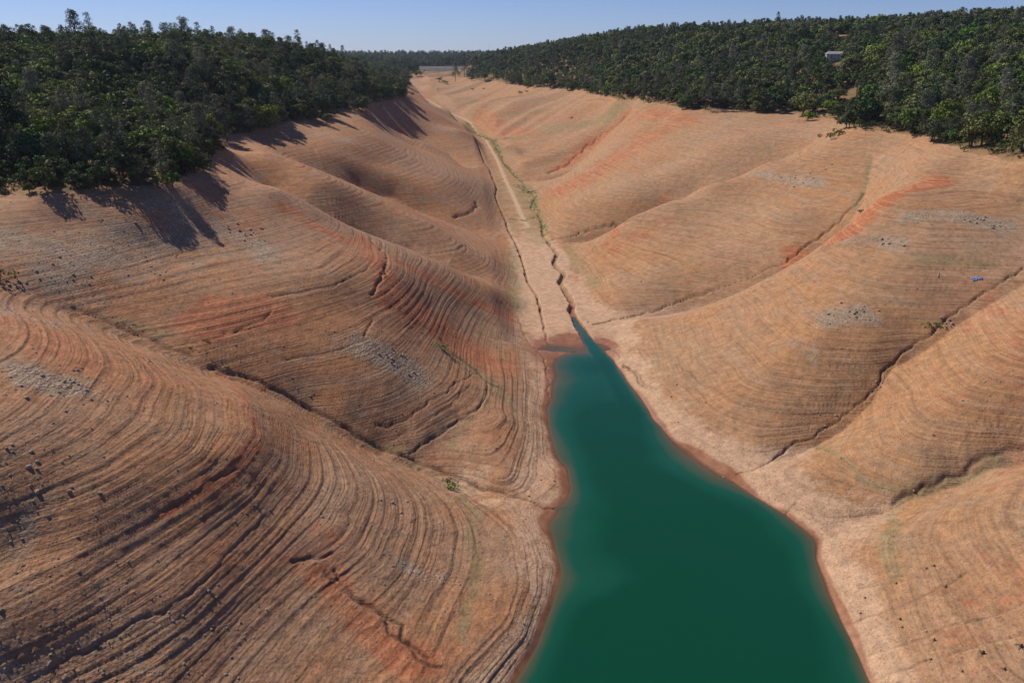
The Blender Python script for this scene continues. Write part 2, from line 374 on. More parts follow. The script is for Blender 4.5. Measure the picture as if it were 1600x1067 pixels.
def rings(X, Y, z, r):
    wan = .38 * fbm(X / 40, Y / 40, 2, 21) + .08 * vnoise(X / 7, Y / 7, 23) + .06 * vnoise(X / 2.3, Y / 2.3, 25)
    t = z + wan + .9 * vnoise(z * .45, 0 * z, 31) + .5 * vnoise(z * 1.3, 0 * z + 5, 33)
    env = sstep(.1, 1.5, z) * (1 - sstep(66, 80, z) * .75)
    s = side(X, Y)
    lr = np.where(s > 0, .75, 1.0)
    flat = 1 - sstep(.35, .9, vnoise(X / 38, Y / 38, 41) + .5) * .75
    out = 0; dk = 0 * z
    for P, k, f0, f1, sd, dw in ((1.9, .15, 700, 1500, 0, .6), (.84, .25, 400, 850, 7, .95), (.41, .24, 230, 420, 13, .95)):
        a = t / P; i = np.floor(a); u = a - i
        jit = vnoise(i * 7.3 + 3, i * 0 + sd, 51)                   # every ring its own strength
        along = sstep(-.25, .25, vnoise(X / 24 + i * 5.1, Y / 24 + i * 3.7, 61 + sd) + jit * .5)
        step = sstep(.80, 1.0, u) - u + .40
        dk = np.maximum(dk, sstep(.76, .84, u) * (1 - sstep(.92, 1.0, u)) * along * sstep(-.3, .35, jit + .6 * vnoise(X / 5, Y / 5, 67)) * dw * (1 - sstep(f0 * .8, f1, r)))  # shade under each riser, painted into the soil colour as thin dark lines
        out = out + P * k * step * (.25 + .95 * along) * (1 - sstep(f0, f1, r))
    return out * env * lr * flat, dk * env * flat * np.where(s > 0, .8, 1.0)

def carve(X, Y):
    jx = X + .7 * fbm(X / 4, Y / 4, 2, 71); jy = Y + .7 * fbm(X / 4, Y / 4, 2, 73)
    dz = np.zeros(X.shape); dark = np.zeros(X.shape)
    for P, w, d, c in WASH:
        D, T = seg_dist(jx, jy, P, w * 6)
        wv = w * (.35 + 1.5 * np.clip(vnoise(T / 4.0, 0 * T, 85) + .5, 0, 1) ** 1.3)
        k = np.exp(-(D / wv) ** 2) * (.6 + .8 * (vnoise(X / 6, Y / 6, 81) + .5))
        dz -= d * k; dark = np.maximum(dark, c * np.clip(k * 1.1, 0, 1))
    D, T = seg_dist(jx, jy, CREEK, 20)
    cw = np.interp(T, [0, 8, 14, 18, 27, 33], [.8, 1.0, 1.2, 1.6, 2.0, 4.2])
    k = 1 - sstep(.55, 1.15, D / cw)
    dz -= k * np.interp(T, [0, 10, 18, 26, 33], [.8, .9, 1.7, 2.4, 2.2]); creek = k
    D, T = seg_dist(jx, jy, GUL, 20)
    k = (1 - sstep(.4, 1.3, D / np.interp(T, [0, 6, 18], [1.4, .8, .65]))) * (.55 + .9 * (vnoise(X / 5, Y / 5, 83) + .5))
    dz -= 1.7 * k * np.interp(T, [0, 14, 18], [1, 1, .1]); dark = np.maximum(dark, np.clip(k, 0, 1))
    return dz, dark, creek

def height(X, Y, full=False):
    r = np.hypot(X, Y)
    z = height0(X, Y)
    dfl, tfl = seg_dist(X, Y, FL, 60)
    onfl = 1 - sstep(10, 26, dfl)
    hill = sstep(82, 100, z)
    slope_k = sstep(2, 10, z) * (1 - onfl)
    z = z + slope_k * 1.0 * fbm(X / 55, Y / 55, 3, 1); rough = slope_k * .26 * fbm(X / 8, Y / 8, 3, 2) * (1 - sstep(300, 800, r))
    # shallow side runnels on the far right slope
    far = sstep(620, 900, r) * slope_k * (1 - hill) * (side(X, Y) > 0)
    z = z + far * 8.5 * vnoise((Y - X * 1.1) / 58, X / 260, 3) + far * 3 * vnoise((Y - X * 1.1) / 23, X / 120, 6)
    z = z + hill * 3 * fbm(X / 90, Y / 90, 3, 4)
    zr = z; z = z + rough
    z = np.where(z < 0, z * (1 + .85 * fbm(X / 26, Y / 26, 3, 15)), z)
    zs = z
    rg, rd = rings(X, Y, zr, r); z = z + rg * (1 - onfl)
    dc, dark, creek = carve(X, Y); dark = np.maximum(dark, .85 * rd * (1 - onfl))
    z = z + dc
    near = 1 - sstep(200, 420, r)
    z = z + near * sstep(.2, 2, z) * (.15 * fbm(X / 1.5, Y / 1.5, 3, 9, .7) + .22 * fbm(X / 5.5, Y / 5.5, 2, 10))
    if full: return z, zs, dark, creek, dfl, tfl
    return z

# ------------------------------------------------------------------ node helper
class NT:
    def __init__(s, name):
        s.m = bpy.data.materials.new(name); s.m.use_nodes = True; s.t = s.m.node_tree
        s.b = s.t.nodes['Principled BSDF']; s.out = s.t.nodes['Material Output']
    def n(s, typ, **k):
        nd = s.t.nodes.new(typ)
        for a, v in k.items():
            if a == 'ins':
                for i, x in v.items(): s.set(nd.inputs[i], x)
            else: setattr(nd, a, v)
        return nd
    def set(s, inp, x):
        if isinstance(x, bpy.types.NodeSocket): s.t.links.new(x, inp)
        else: inp.default_value = x
    def math(s, op, a, b=0.0, c=0.0, clamp=False):
        nd = s.n('ShaderNodeMath', operation=op, use_clamp=clamp); s.set(nd.inputs[0], a); s.set(nd.inputs[1], b); s.set(nd.inputs[2], c); return nd.outputs[0]
    def mix(s, f, a, b, blend='MIX'):
        nd = s.n('ShaderNodeMix', data_type='RGBA', blend_type=blend); s.set(nd.inputs[0], f); s.set(nd.inputs[6], a); s.set(nd.inputs[7], b); return nd.outputs[2]
    def noise(s, vec, scale, detail=3.0, rough=.55):
        nd = s.n('ShaderNodeTexNoise'); s.set(nd.inputs['Vector'], vec); nd.inputs['Scale'].default_value = scale
        nd.inputs['Detail'].default_value = detail; nd.inputs['Roughness'].default_value = rough; return nd.outputs[0]
    def ramp(s, f, a, b, lo=0.0, hi=1.0):
        nd = s.n('ShaderNodeMapRange', interpolation_type='SMOOTHSTEP'); s.set(nd.inputs[0], f)
        nd.inputs[1].default_value = a; nd.inputs[2].default_value = b; nd.inputs[3].default_value = lo; nd.inputs[4].default_value = hi; return nd.outputs[0]
def C4(r, g, b): return (r, g, b, 1.0)

# ------------------------------------------------------------------ soil material
def soil_material():
    k = NT('exposed_lakebed_soil')
    geo = k.n('ShaderNodeNewGeometry'); P = geo.outputs['Position']
    a1 = k.n('ShaderNodeVertexColor', layer_name='soil_a'); a2 = k.n('ShaderNodeVertexColor', layer_name='soil_b')
    s1 = k.n('ShaderNodeSeparateColor', ins={0: a1.outputs[0]}); s2 = k.n('ShaderNodeSeparateColor', ins={0: a2.outputs[0]})
    red, green, rock = s1.outputs; pale, dark, wet = s2.outputs
    zone = a1.outputs['Alpha']; fade = a2.outputs['Alpha']          # fade: how fine the detail may be at this range
    big = k.noise(P, .012, 4); mid = k.noise(P, .09, 4, .6); fine = k.noise(P, 1.3, 3, .65)
    # strata: stretched along the contours
    sx = k.n('ShaderNodeVectorMath', operation='MULTIPLY', ins={0: P, 1: (.03, .03, 2.6)})
    str1 = k.noise(sx.outputs[0], 1.0, 4, .62)
    sx2 = k.n('ShaderNodeVectorMath', operation='MULTIPLY', ins={0: P, 1: (.012, .012, .33)})
    str2 = k.noise(sx2.outputs[0], 1.0, 2, .5)
    left = C4(.31, .170, .098); right = C4(.325, .188, .106)
    col = k.mix(zone, left, right)
    col = k.mix(k.ramp(big, .38, .62), col, k.mix(zone, C4(.335, .155, .072), C4(.335, .175, .086)))
    col = k.mix(k.math('MULTIPLY', k.ramp(mid, .45, .68), .45), col, C4(.25, .175, .11))
    # bands of washed soil
    col = k.mix(k.math('MULTIPLY', k.ramp(str1, .52, .66), .34), col, k.mix(zone, C4(.37, .235, .14), C4(.43, .275, .165)))
    col = k.mix(k.math('MULTIPLY', k.ramp(str1, .46, .36), .36), col, C4(.155, .09, .055))
    col = k.mix(k.math('MULTIPLY', k.ramp(str2, .5, .68), .35), col, C4(.30, .20, .13))
    brk = k.noise(P, .35, 5, .7)
    def msk(m, amt=1.0, lo=.25, hi=.75, n=mid):
        q_ = k.math('ADD', m, k.math('MULTIPLY', k.math('SUBTRACT', k.math('ADD', k.math('MULTIPLY', n, .6), k.math('MULTIPLY', brk, .4)), .5), 2.2))
        return k.math('MULTIPLY', k.math('MULTIPLY', k.ramp(q_, lo, hi), amt), k.ramp(m, .02, .2))
    col = k.mix(msk(pale, .85), col, C4(.44, .285, .185))
    col = k.mix(msk(red, .82), col, k.mix(k.ramp(str1, .4, .6), C4(.30, .098, .045), C4(.42, .17, .085)))
    sage = k.mix(k.ramp(big, .4, .6), C4(.15, .15, .05), C4(.17, .18, .10))
    col = k.mix(msk(green, .40, .35, .95, n=k.noise(P, .6, 5, .8)), col, sage)
    col = k.mix(msk(rock, .8), col, k.mix(k.ramp(fine, .4, .62), C4(.21, .15, .105), C4(.37, .29, .21)))
    # gravel speckle
    vor = k.n('ShaderNodeTexVoronoi', ins={'Vector': P, 'Scale': 1.25})
    sp = k.math('MULTIPLY', k.ramp(vor.outputs['Distance'], .30, .12), k.math('MULTIPLY', fade, k.ramp(k.n('ShaderNodeSeparateColor', ins={0: vor.outputs['Color']}).outputs[0], .5, .9)))
    col = k.mix(k.math('MULTIPLY', sp, k.math('ADD', .42, k.math('MULTIPLY', rock, .5))), col, C4(.42, .36, .30))
    sp2 = k.math('MULTIPLY', k.ramp(fine, .54, .66), k.math('MULTIPLY', fade, .5))
    col = k.mix(sp2, col, C4(.12, .075, .05))
    col = k.mix(k.math('MULTIPLY', dark, .62), col, C4(.075, .042, .028))  # dark washes, creek and shale, plus the painted riser shade
    col = k.mix(k.math('MULTIPLY', wet, .92), col, k.mix(k.ramp(mid, .4, .6), C4(.21, .082, .04), C4(.26, .115, .062)))
    hsv = k.n('ShaderNodeHueSaturation', ins={'Saturation': 1.03, 'Value': k.math('MULTIPLY', k.ramp(k.noise(P, .3, 8, .78), .3, .7, .74, 1.26), k.ramp(k.noise(P, 2.2, 4, .8), .3, .7, .84, 1.16)), 'Color': col})
    k.set(k.b.inputs['Base Color'], hsv.outputs[0])
    k.set(k.b.inputs['Roughness'], k.ramp(wet, 0, 1, .95, .55)); k.b.inputs['Specular IOR Level'].default_value = .25
    h1 = k.math('MULTIPLY', str1, .38); h = k.math('ADD', h1, k.math('MULTIPLY', fine, k.math('MULTIPLY', fade, .30)))
    vd = k.math('MULTIPLY', vor.outputs['Distance'], k.math('MULTIPLY', rock, k.math('MULTIPLY', fade, -.4)))
    h = k.math('ADD', h, vd)
    keep = k.math('SUBTRACT', 1.0, k.math('MULTIPLY', wet, .9))
    b = k.n('ShaderNodeBump', ins={'Strength': k.math('MULTIPLY', keep, .9), 'Distance': 1.0, 'Height': h})
    k.set(k.b.inputs['Normal'], b.outputs[0])
    return k.m

def simple_ground(name, a, b, c, s1=.2, s2=1.2, bump=.4):
    k = NT(name); P = k.n('ShaderNodeNewGeometry').outputs['Position']
    n1 = k.noise(P, s1, 4); n2 = k.noise(P, s2, 4, .65)
    col = k.mix(k.ramp(n1, .35, .65), a, b); col = k.mix(k.math('MULTIPLY', k.ramp(n2, .5, .7), .6), col, c)
    k.set(k.b.inputs['Base Color'], col); k.b.inputs['Roughness'].default_value = .95; k.b.inputs['Specular IOR Level'].default_value = .2
    bm_ = k.n('ShaderNodeBump', ins={'Strength': bump, 'Distance': .6, 'Height': n2}); k.set(k.b.inputs['Normal'], bm_.outputs[0])
    return k.m

M_SOIL = soil_material()
M_WOODS = simple_ground('woodland_litter', C4(.26, .15, .07), C4(.13, .085, .04), C4(.08, .06, .03), .03, .5)
M_TRACK = simple_ground('pale_track_gravel', C4(.45, .30, .19), C4(.41, .27, .165), C4(.50, .36, .24), .3, 1.5, .1)

# ------------------------------------------------------------------ terrain mesh
def mesh_np(name, V, F, mat, attrs=None, smooth=True):
    me = bpy.data.meshes.new(name)
    me.vertices.add(len(V)); me.vertices.foreach_set('co', V.astype(np.float32).ravel())
    nf, s = F.shape
    me.loops.add(nf * s); me.loops.foreach_set('vertex_index', F.astype(np.int32).ravel())
    me.polygons.add(nf); me.polygons.foreach_set('loop_start', np.arange(0, nf * s, s, dtype=np.int32))
    if smooth: me.polygons.foreach_set('use_smooth', np.ones(nf, bool))
    for k_, a in (attrs or {}).items():
        at_ = me.color_attributes.new(k_, 'FLOAT_COLOR', 'POINT'); at_.data.foreach_set('color', a.astype(np.float32).ravel())
    me.update(calc_edges=True); me.materials.append(mat)
    return me
def put(name, me, label=None, cat=None, group=None, kind=None, parent=None, loc=None, rot=None, sc=None):
    o = bpy.data.objects.new(name, me); COL.objects.link(o)
    if label: o['label'] = label
    if cat: o['category'] = cat
    if group: o['group'] = group
    if kind: o['kind'] = kind
    if parent: o.parent = parent
    if loc is not None: o.location = loc
    if rot is not None: o.rotation_euler = rot
    if sc is not None: o.scale = (sc, sc, sc) if np.isscalar(sc) else sc
    return o

QUAL = 1.0
az = np.concatenate([np.linspace(-1.06, -.72, 50)[:-1], np.linspace(-.72, .72, int(1350 * QUAL)), np.linspace(.72, 1.06, 50)[1:]])
rr = [82.0]
while rr[-1] < 2700: rr.append(rr[-1] + .33 / QUAL * (rr[-1] / 150) ** 1.25)
while rr[-1] < 60000: rr.append(rr[-1] * 1.06)
rr = np.array(rr)
TH, RR = np.meshgrid(az, rr)
GX = RR * np.sin(TH); GY = RR * np.cos(TH)
GZ = np.zeros_like(GX); SM = np.zeros_like(GX); DK = np.zeros_like(GX); CK = np.zeros_like(GX); DF = np.zeros_like(GX); TF = np.zeros_like(GX)
for r0 in range(0, len(rr), 150):
    sl = slice(r0, r0 + 150)
    GZ[sl], SM[sl], DK[sl], CK[sl], DF[sl], TF[sl] = height(GX[sl], GY[sl], True)
print('terrain', GX.shape)

def paint(strokes):
    m = np.zeros_like(GX)
    jx = GX + 3 * fbm(GX / 9, GY / 9, 2, 91); jy = GY + 3 * fbm(GX / 9, GY / 9, 2, 93)
    for pts, w, s in strokes:
        P = L2(pts if len(pts) > 1 else [pts[0], (pts[0][0] + 2, pts[0][1])])
        w = max(w, 1.0)
        D, T = seg_dist(jx, jy, P, w * 2.2)
        m = np.maximum(m, s * np.exp(-(np.minimum(D, 1e4) / w) ** 2))
    return np.clip(m, 0, 1)
RED = paint([([(310,508),(430,492)],9,1),([(330,480),(420,470)],6,.8),([(410,470),(440,530)],8,.5),([(565,372),(600,430),(600,470)],6,.9),([(640,480),(700,520),(770,570)],15,.85),([(358,600),(390,640),(390,690),(340,745),(250,805)],2.0,.9),
 ([(450,330),(560,385),(680,440),(800,500)],6,.75),([(0,480),(120,560)],14,.55),([(500,900),(560,960),(660,1040)],7,.8),([(330,900),(500,840)],10,.45),([(150,600),(300,600)],16,.35),
 ([(1470,280),(1400,300),(1320,365),(1240,400)],9,1),([(1520,470),(1600,520),(1600,600)],20,.42),([(1440,620),(1560,660)],14,.35),([(1380,560),(1500,560)],8,.3),([(975,185),(917,229),(870,265)],12,.8),([(890,290),(960,250),(1030,205)],36,.6),([(1000,175),(1080,190)],18,.6),
 ([(955,395),(1040,350)],12,.5),([(900,430),(960,470)],10,.35),([(740,190),(790,200),(840,215)],30,.55),([(800,170),(900,185)],30,.4),([(560,170),(640,200)],14,.5),([(620,135),(660,150)],25,.4),
 ([(1500,1000),(1600,900)],16,.4),([(1600,720),(1560,760)],9,.4),([(1150,210),(1260,190)],18,.4),([(380,300),(520,330)],8,.4),([(610,330),(760,380)],4,.5),([(1040,310),(950,380)],6,.6)])
GREEN = paint([([(690,545),(725,565),(770,600),(800,640)],3.4,1),([(700,745),(735,790),(745,860),(735,930),(715,1000)],2.6,.95),([(800,385),(806,450),(802,480),(815,470)],6,1),([(810,310),(825,350),(845,380)],9,.8),([(790,330),(810,370)],5,.7),([(1398,800),(1392,850),(1405,900)],3,.95),
 ([(1272,692),(1330,735),(1395,772)],2.0,.9),([(1400,782),(1480,755),(1570,715)],3.2,.95),([(1440,405),(1545,414)],5,.9),([(885,385),(905,420),(935,450)],6,.85),([(180,500),(260,522)],4,.8),([(1335,325),(1352,290),(1358,250)],3,.9),([(1330,345),(1260,395)],2.5,.6),([(560,685),(640,718),(740,768)],2.2,.8),
 ([(735,262),(765,310),(780,340)],9,.6),([(700,210),(740,240)],9,.5),([(810,216),(870,205)],22,1),([(850,200),(960,178)],18,1),([(780,180),(850,170)],16,.8),([(700,178),(740,184)],14,.8),([(1010,200),(1060,215)],12,.6),([(690,152),(740,160)],18,.7),([(1160,175),(1220,205)],10,.3),([(500,290),(560,300)],4,.5),([(780,520),(796,600)],3,.5),([(765,600),(745,650),(690,700)],3,.6),
 ([(740,205),(757,215),(771,220),(778,236)],5,1),([(778,236),(788,256),(803,273),(817,285),(830,298)],3.5,1),([(727,190),(740,206)],4,1),([(825,290),(838,312),(830,322),(812,300),(842,338)],6,1),([(842,336),(848,360),(851,375)],3,1),([(950,520),(990,590),(1050,660)],3,.5),([(1085,460),(1190,420)],2.5,.6),([(640,560),(600,520)],4,.4),([(0,880),(30,700)],5,.4)])
ROCKM = paint([([(50,585),(110,600)],7,1),([(100,420),(330,350)],22,.6),([(0,480),(60,500)],14,.5),([(20,380),(160,400)],12,.6),([(340,345),(420,400)],9,.7),([(560,545),(640,580)],9,.9),([(1290,500),(1345,490)],7,.9),([(1430,335),(1570,350)],10,.8),([(1385,375),(1400,385)],6,.7),([(1180,272),(1280,285)],10,.7),
 ([(0,690),(30,900)],9,.35),([(60,900),(200,1000)],16,.2),([(640,880),(690,900)],4,.6),([(1310,380),(1380,375)],5,.6),([(520,215),(560,225)],9,.5),([(1130,195),(1230,190)],10,.4),([(640,125),(665,135)],12,.6),([(30,1040),(200,1067)],14,.4),([(1250,540),(1310,560)],8,.4)])
TRK, _ = seg_dist(GX + .6 * fbm(GX/7, GY/7, 2, 95), GY, TRACK, 12)
SD = side(GX, GY)
zone = sstep(-14, 14, SD + 6 * fbm(GX / 20, GY / 20, 2, 97))
onfl = 1 - sstep(13, 24, DF + 4 * fbm(GX / 12, GY / 12, 2, 98))
PALE = np.maximum(onfl * np.interp(TF, [0, 4, 5.0, 8, 16], [.95, .95, .15, .0, .1]), (1 - sstep(2.2, 6.5, SM + 1.2 * fbm(GX / 18, GY / 18, 3, 99))) * np.where(SD < 0, .6, .8))
PALE = np.clip(PALE + .5 * np.exp(-((TRK / 4) ** 2)) , 0, 1)
yel = onfl * np.interp(TF, [0, 4.4, 5.4, 10, 16], [0, 0, .62, .5, .1])
GREEN = np.maximum(GREEN, yel)
WET = 1 - sstep(.30, .70, GZ + .8 * fbm(GX / 16, GY / 16, 4, 101))
WET = np.maximum(WET, (1 - sstep(0, 1.3, TF)) * (DF < 30) * sstep(26, 18, DF) * .85)
WET = np.where(np.hypot(GX, GY) < 480, WET, 0)
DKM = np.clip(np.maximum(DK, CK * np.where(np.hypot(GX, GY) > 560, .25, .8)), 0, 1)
DKM = np.maximum(DKM, paint([([(780,216),(797,213)],5,.8),([(792,232),(812,240)],8,.75),([(1290,388),(1350,378)],5,.35)]))
FADE = 1 - sstep(170, 520, np.hypot(GX, GY))
NRr, NCc = GX.shape
V = np.stack([GX, GY, GZ], -1).reshape(-1, 3)
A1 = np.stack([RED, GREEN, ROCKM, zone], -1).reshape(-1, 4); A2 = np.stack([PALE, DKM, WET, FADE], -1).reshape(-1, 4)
i_ = (np.arange(NRr - 1)[:, None] * NCc + np.arange(NCc - 1)[None]).ravel()
F = np.stack([i_, i_ + 1, i_ + NCc + 1, i_ + NCc], -1)
def fm(a): return (a[:-1, :-1] + a[1:, 1:]).ravel() * .5
fz = fm(SM + 1.8 * fbm(GX / 22, GY / 22, 2, 103)); fs = fm(SD); fd = fm(DF); ft = fm(np.minimum(TRK, 1e4)); fr = fm(RR); fzz = fm(GZ)
reg = np.where(fs < 0, 1, 2)
reg = np.where((fd < 17) & (fzz > -.2), 3, reg)
reg = np.where((fzz <= -.2) & (fr < 480), 4, reg)
reg = np.where((fz > 80.5) | (fr > 2600), np.where(fs < 0, 5, 6), reg)
reg = np.where(ft < 1.6, 7, reg)
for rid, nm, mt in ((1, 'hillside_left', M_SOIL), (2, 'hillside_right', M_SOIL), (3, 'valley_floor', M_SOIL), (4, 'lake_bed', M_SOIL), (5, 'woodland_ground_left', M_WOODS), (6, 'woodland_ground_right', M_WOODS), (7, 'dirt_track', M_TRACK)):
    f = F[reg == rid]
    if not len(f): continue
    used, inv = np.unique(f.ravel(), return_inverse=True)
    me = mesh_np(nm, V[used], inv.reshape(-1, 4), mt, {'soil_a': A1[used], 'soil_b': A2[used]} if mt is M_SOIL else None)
    put(nm, me, kind='structure')

# fast height lookup on the built surface
_lr = np.log(rr)
def hq(X, Y):
    X = np.asarray(X, float); Y = np.asarray(Y, float)
    r = np.hypot(X, Y); a = np.arctan2(X, Y)
    fi = np.interp(r, rr, np.arange(len(rr))); fj = np.interp(a, az, np.arange(len(az)))
    i = np.minimum(fi.astype(int), NRr - 2); j = np.minimum(fj.astype(int), NCc - 2); fi = fi - i; fj = fj - j
    return (GZ[i, j]*(1-fj) + GZ[i, j+1]*fj)*(1-fi) + (GZ[i+1, j]*(1-fj) + GZ[i+1, j+1]*fj)*fi

# ------------------------------------------------------------------ water
def water():
    st = 1.2
    xs = np.arange(-45, 190, st); ys = np.arange(60, 400, st)
    X, Y = np.meshgrid(xs, ys); D = -hq(X, Y)
    k = NT('turbid_green_water')
    ad = k.n('ShaderNodeAttribute', attribute_name='depth'); d = ad.outputs['Fac']
    P = k.n('ShaderNodeNewGeometry').outputs['Position']
    nz = k.math('MULTIPLY', k.math('SUBTRACT', k.noise(P, .05, 4, .6), .5), 2.2)
    dd = k.math('ADD', d, k.math('MULTIPLY', nz, k.ramp(d, .6, 3)))
    col = k.mix(k.ramp(dd, .0, .9), C4(.15, .078, .038), C4(.06, .075, .045))
    col = k.mix(k.ramp(dd, .6, 2.4), col, C4(.007, .068, .040))
    col = k.mix(k.ramp(dd, 2.0, 6.0), col, C4(.003, .047, .022))
    col = k.mix(k.math('MULTIPLY', k.ramp(k.noise(P, .02, 3), .4, .65), .35), col, C4(.003, .048, .027))
    k.set(k.b.inputs['Base Color'], col)
    k.b.inputs['Roughness'].default_value = .16; k.b.inputs['IOR'].default_value = 1.33; k.b.inputs['Specular IOR Level'].default_value = .3
    w1 = k.noise(P, 1.4, 3); bp = k.n('ShaderNodeBump', ins={'Strength': .10, 'Distance': .08, 'Height': w1}); k.set(k.b.inputs['Normal'], bp.outputs[0])
    tr = k.n('ShaderNodeBsdfTransparent'); mx = k.n('ShaderNodeMixShader')
    k.set(mx.inputs[0], k.ramp(d, -.02, .45, .15, 1.0)); k.set(mx.inputs[1], tr.outputs[0]); k.set(mx.inputs[2], k.b.outputs[0]); k.set(k.out.inputs[0], mx.outputs[0])
    ny, nx = X.shape
    i = (np.arange(ny-1)[:, None]*nx + np.arange(nx-1)[None]).ravel(); F = np.stack([i, i+1, i+nx+1, i+nx], -1)
    dm = D.ravel()[F].max(1) > -.25; F = F[dm]
    used, inv = np.unique(F.ravel(), return_inverse=True)
    V = np.stack([X.ravel(), Y.ravel(), np.zeros(X.size)], -1)[used]
    me = mesh_np('lake_water', V, inv.reshape(-1, 4), k.m)
    a = me.attributes.new('depth', 'FLOAT', 'POINT'); a.data.foreach_set('value', D.ravel()[used].astype(np.float32))
    put('lake_water', me, kind='structure')
water()

# ------------------------------------------------------------------ vegetation
def foliage_mat(name, variation=.35):
    k = NT(name)
    oi = k.n('ShaderNodeObjectInfo'); vc = k.n('ShaderNodeVertexColor', layer_name='tint')
    h = k.n('ShaderNodeHueSaturation', ins={'Hue': k.ramp(oi.outputs['Random'], 0, 1, .485, .515), 'Saturation': k.ramp(oi.outputs['Random'], 0, 1, .85, 1.15),
        'Value': k.math('MULTIPLY', k.math('ADD', .78, k.math('MULTIPLY', k.math('FRACT', k.math('MULTIPLY', oi.outputs['Random'], 17.3)), .5)), 1.0), 'Color': oi.outputs['Color']})
    col = k.mix(1.0, h.outputs[0], vc.outputs[0], 'MULTIPLY')
    k.set(k.b.inputs['Base Color'], col); k.b.inputs['Roughness'].default_value = .7; k.b.inputs['Specular IOR Level'].default_value = .15
    tl = k.n('ShaderNodeBsdfTranslucent'); mx = k.n('ShaderNodeMixShader')
    k.set(tl.inputs[0], k.mix(1.0, col, C4(1.3, 1.35, .6), 'MULTIPLY'))
    mx.inputs[0].default_value = .13; k.set(mx.inputs[1], k.b.outputs[0]); k.set(mx.inputs[2], tl.outputs[0]); k.set(k.out.inputs[0], mx.outputs[0])
    return k.m
def plain_mat(name, c, rough=.9, var=.25, sc=2.0, spec=.2):
    k = NT(name); tc = k.n('ShaderNodeTexCoord')
    n_ = k.noise(tc.outputs['Object'], sc, 4, .6)
    col = k.mix(k.ramp(n_, .3, .7), C4(*[x * (1 - var) for x in c]), C4(*[min(1, x * (1 + var)) for x in c]))
    k.set(k.b.inputs['Base Color'], col); k.b.inputs['Roughness'].default_value = rough; k.b.inputs['Specular IOR Level'].default_value = spec
    return k.m
M_LEAF = foliage_mat('foliage'); M_BARK = plain_mat('bark', (.10, .075, .055)); M_DEAD = plain_mat('weathered_dead_wood', (.36, .33, .30))
M_ROCK = plain_mat('grey_brown_rock', (.29, .235, .185), var=.4, sc=1.2)

def tube(V, F, pts, rad, n=5):
    b0 = len(V); pts = [Vector(p) for p in pts]
    for i, p in enumerate(pts):
        d = (pts[min(i+1, len(pts)-1)] - pts[max(i-1, 0)]).normalized()
        a = d.orthogonal().normalized(); b = d.cross(a)
        for j in range(n):
            t = 2 * math.pi * j / n; V.append(tuple(p + (a * math.cos(t) + b * math.sin(t)) * rad[i]))
    for i in range(len(pts) - 1):
        for j in range(n):
            F.append((b0 + i*n + j, b0 + i*n + (j+1) % n, b0 + (i+1)*n + (j+1) % n, b0 + (i+1)*n + j))
def leaf_quads(C, N, size, r):
    """small bent leaf sprays at centres C with outward normals N"""
    n = len(C); N = N + r.normal(0, .55, (n, 3)); N /= np.linalg.norm(N, axis=1)[:, None] + 1e-9
    A = np.cross(N, r.normal(0, 1, (n, 3))); A /= np.linalg.norm(A, axis=1)[:, None] + 1e-9; B = np.cross(N, A)
    s = (size * r.uniform(.6, 1.35, n))[:, None]; t = s * r.uniform(.45, 1.0, n)[:, None]
    q_ = np.stack([C - A*s*.5 - B*t*.25, C - B*t*.6 + N*s*.12, C + A*s*.5 - B*t*.1, C + B*t*.55 + N*s*.05], 1)
    return q_.reshape(-1, 3)
def crown_mesh(name, lobes, per, size, seed, squash=.8):
    r = np.random.default_rng(seed); CC = []; NN = []; TT = []
    cen = np.mean([l[0] for l in lobes], axis=0)
    for (c, rad) in lobes:
        n = int(per * rad ** 1.6)
        d = r.normal(0, 1, (n, 3)); d /= np.linalg.norm(d, axis=1)[:, None]
        d[:, 2] = np.where(d[:, 2] < -.35, -d[:, 2], d[:, 2])
        rr_ = rad * r.uniform(.62, 1.08, n)[:, None]
        p = np.array(c) + d * rr_ * [1, 1, squash]
        CC.append(p); NN.append(d); TT.append(np.full(n, r.uniform(.6, 1.35)) * r.uniform(.75, 1.25, n))
    C_ = np.concatenate(CC); N_ = np.concatenate(NN); T_ = np.concatenate(TT)
    V_ = leaf_quads(C_, N_, size, r); n = len(C_)
    F_ = np.arange(4 * n).reshape(-1, 4)
    me = mesh_np(name, V_, F_, M_LEAF, smooth=False)
    tint = np.repeat(T_, 4)[:, None] * np.array([[1, 1, 1, 1]]); tint[:, 3] = 1
    a = me.color_attributes.new('tint', 'FLOAT_COLOR', 'POINT'); a.data.foreach_set('color', tint.astype(np.float32).ravel())
    return me
def wood_mesh(name, V, F, mat):
    me = bpy.data.meshes.new(name); me.from_pydata(V, [], F); me.materials.append(mat)
    me.polygons.foreach_set('use_smooth', [True] * len(F)); return me

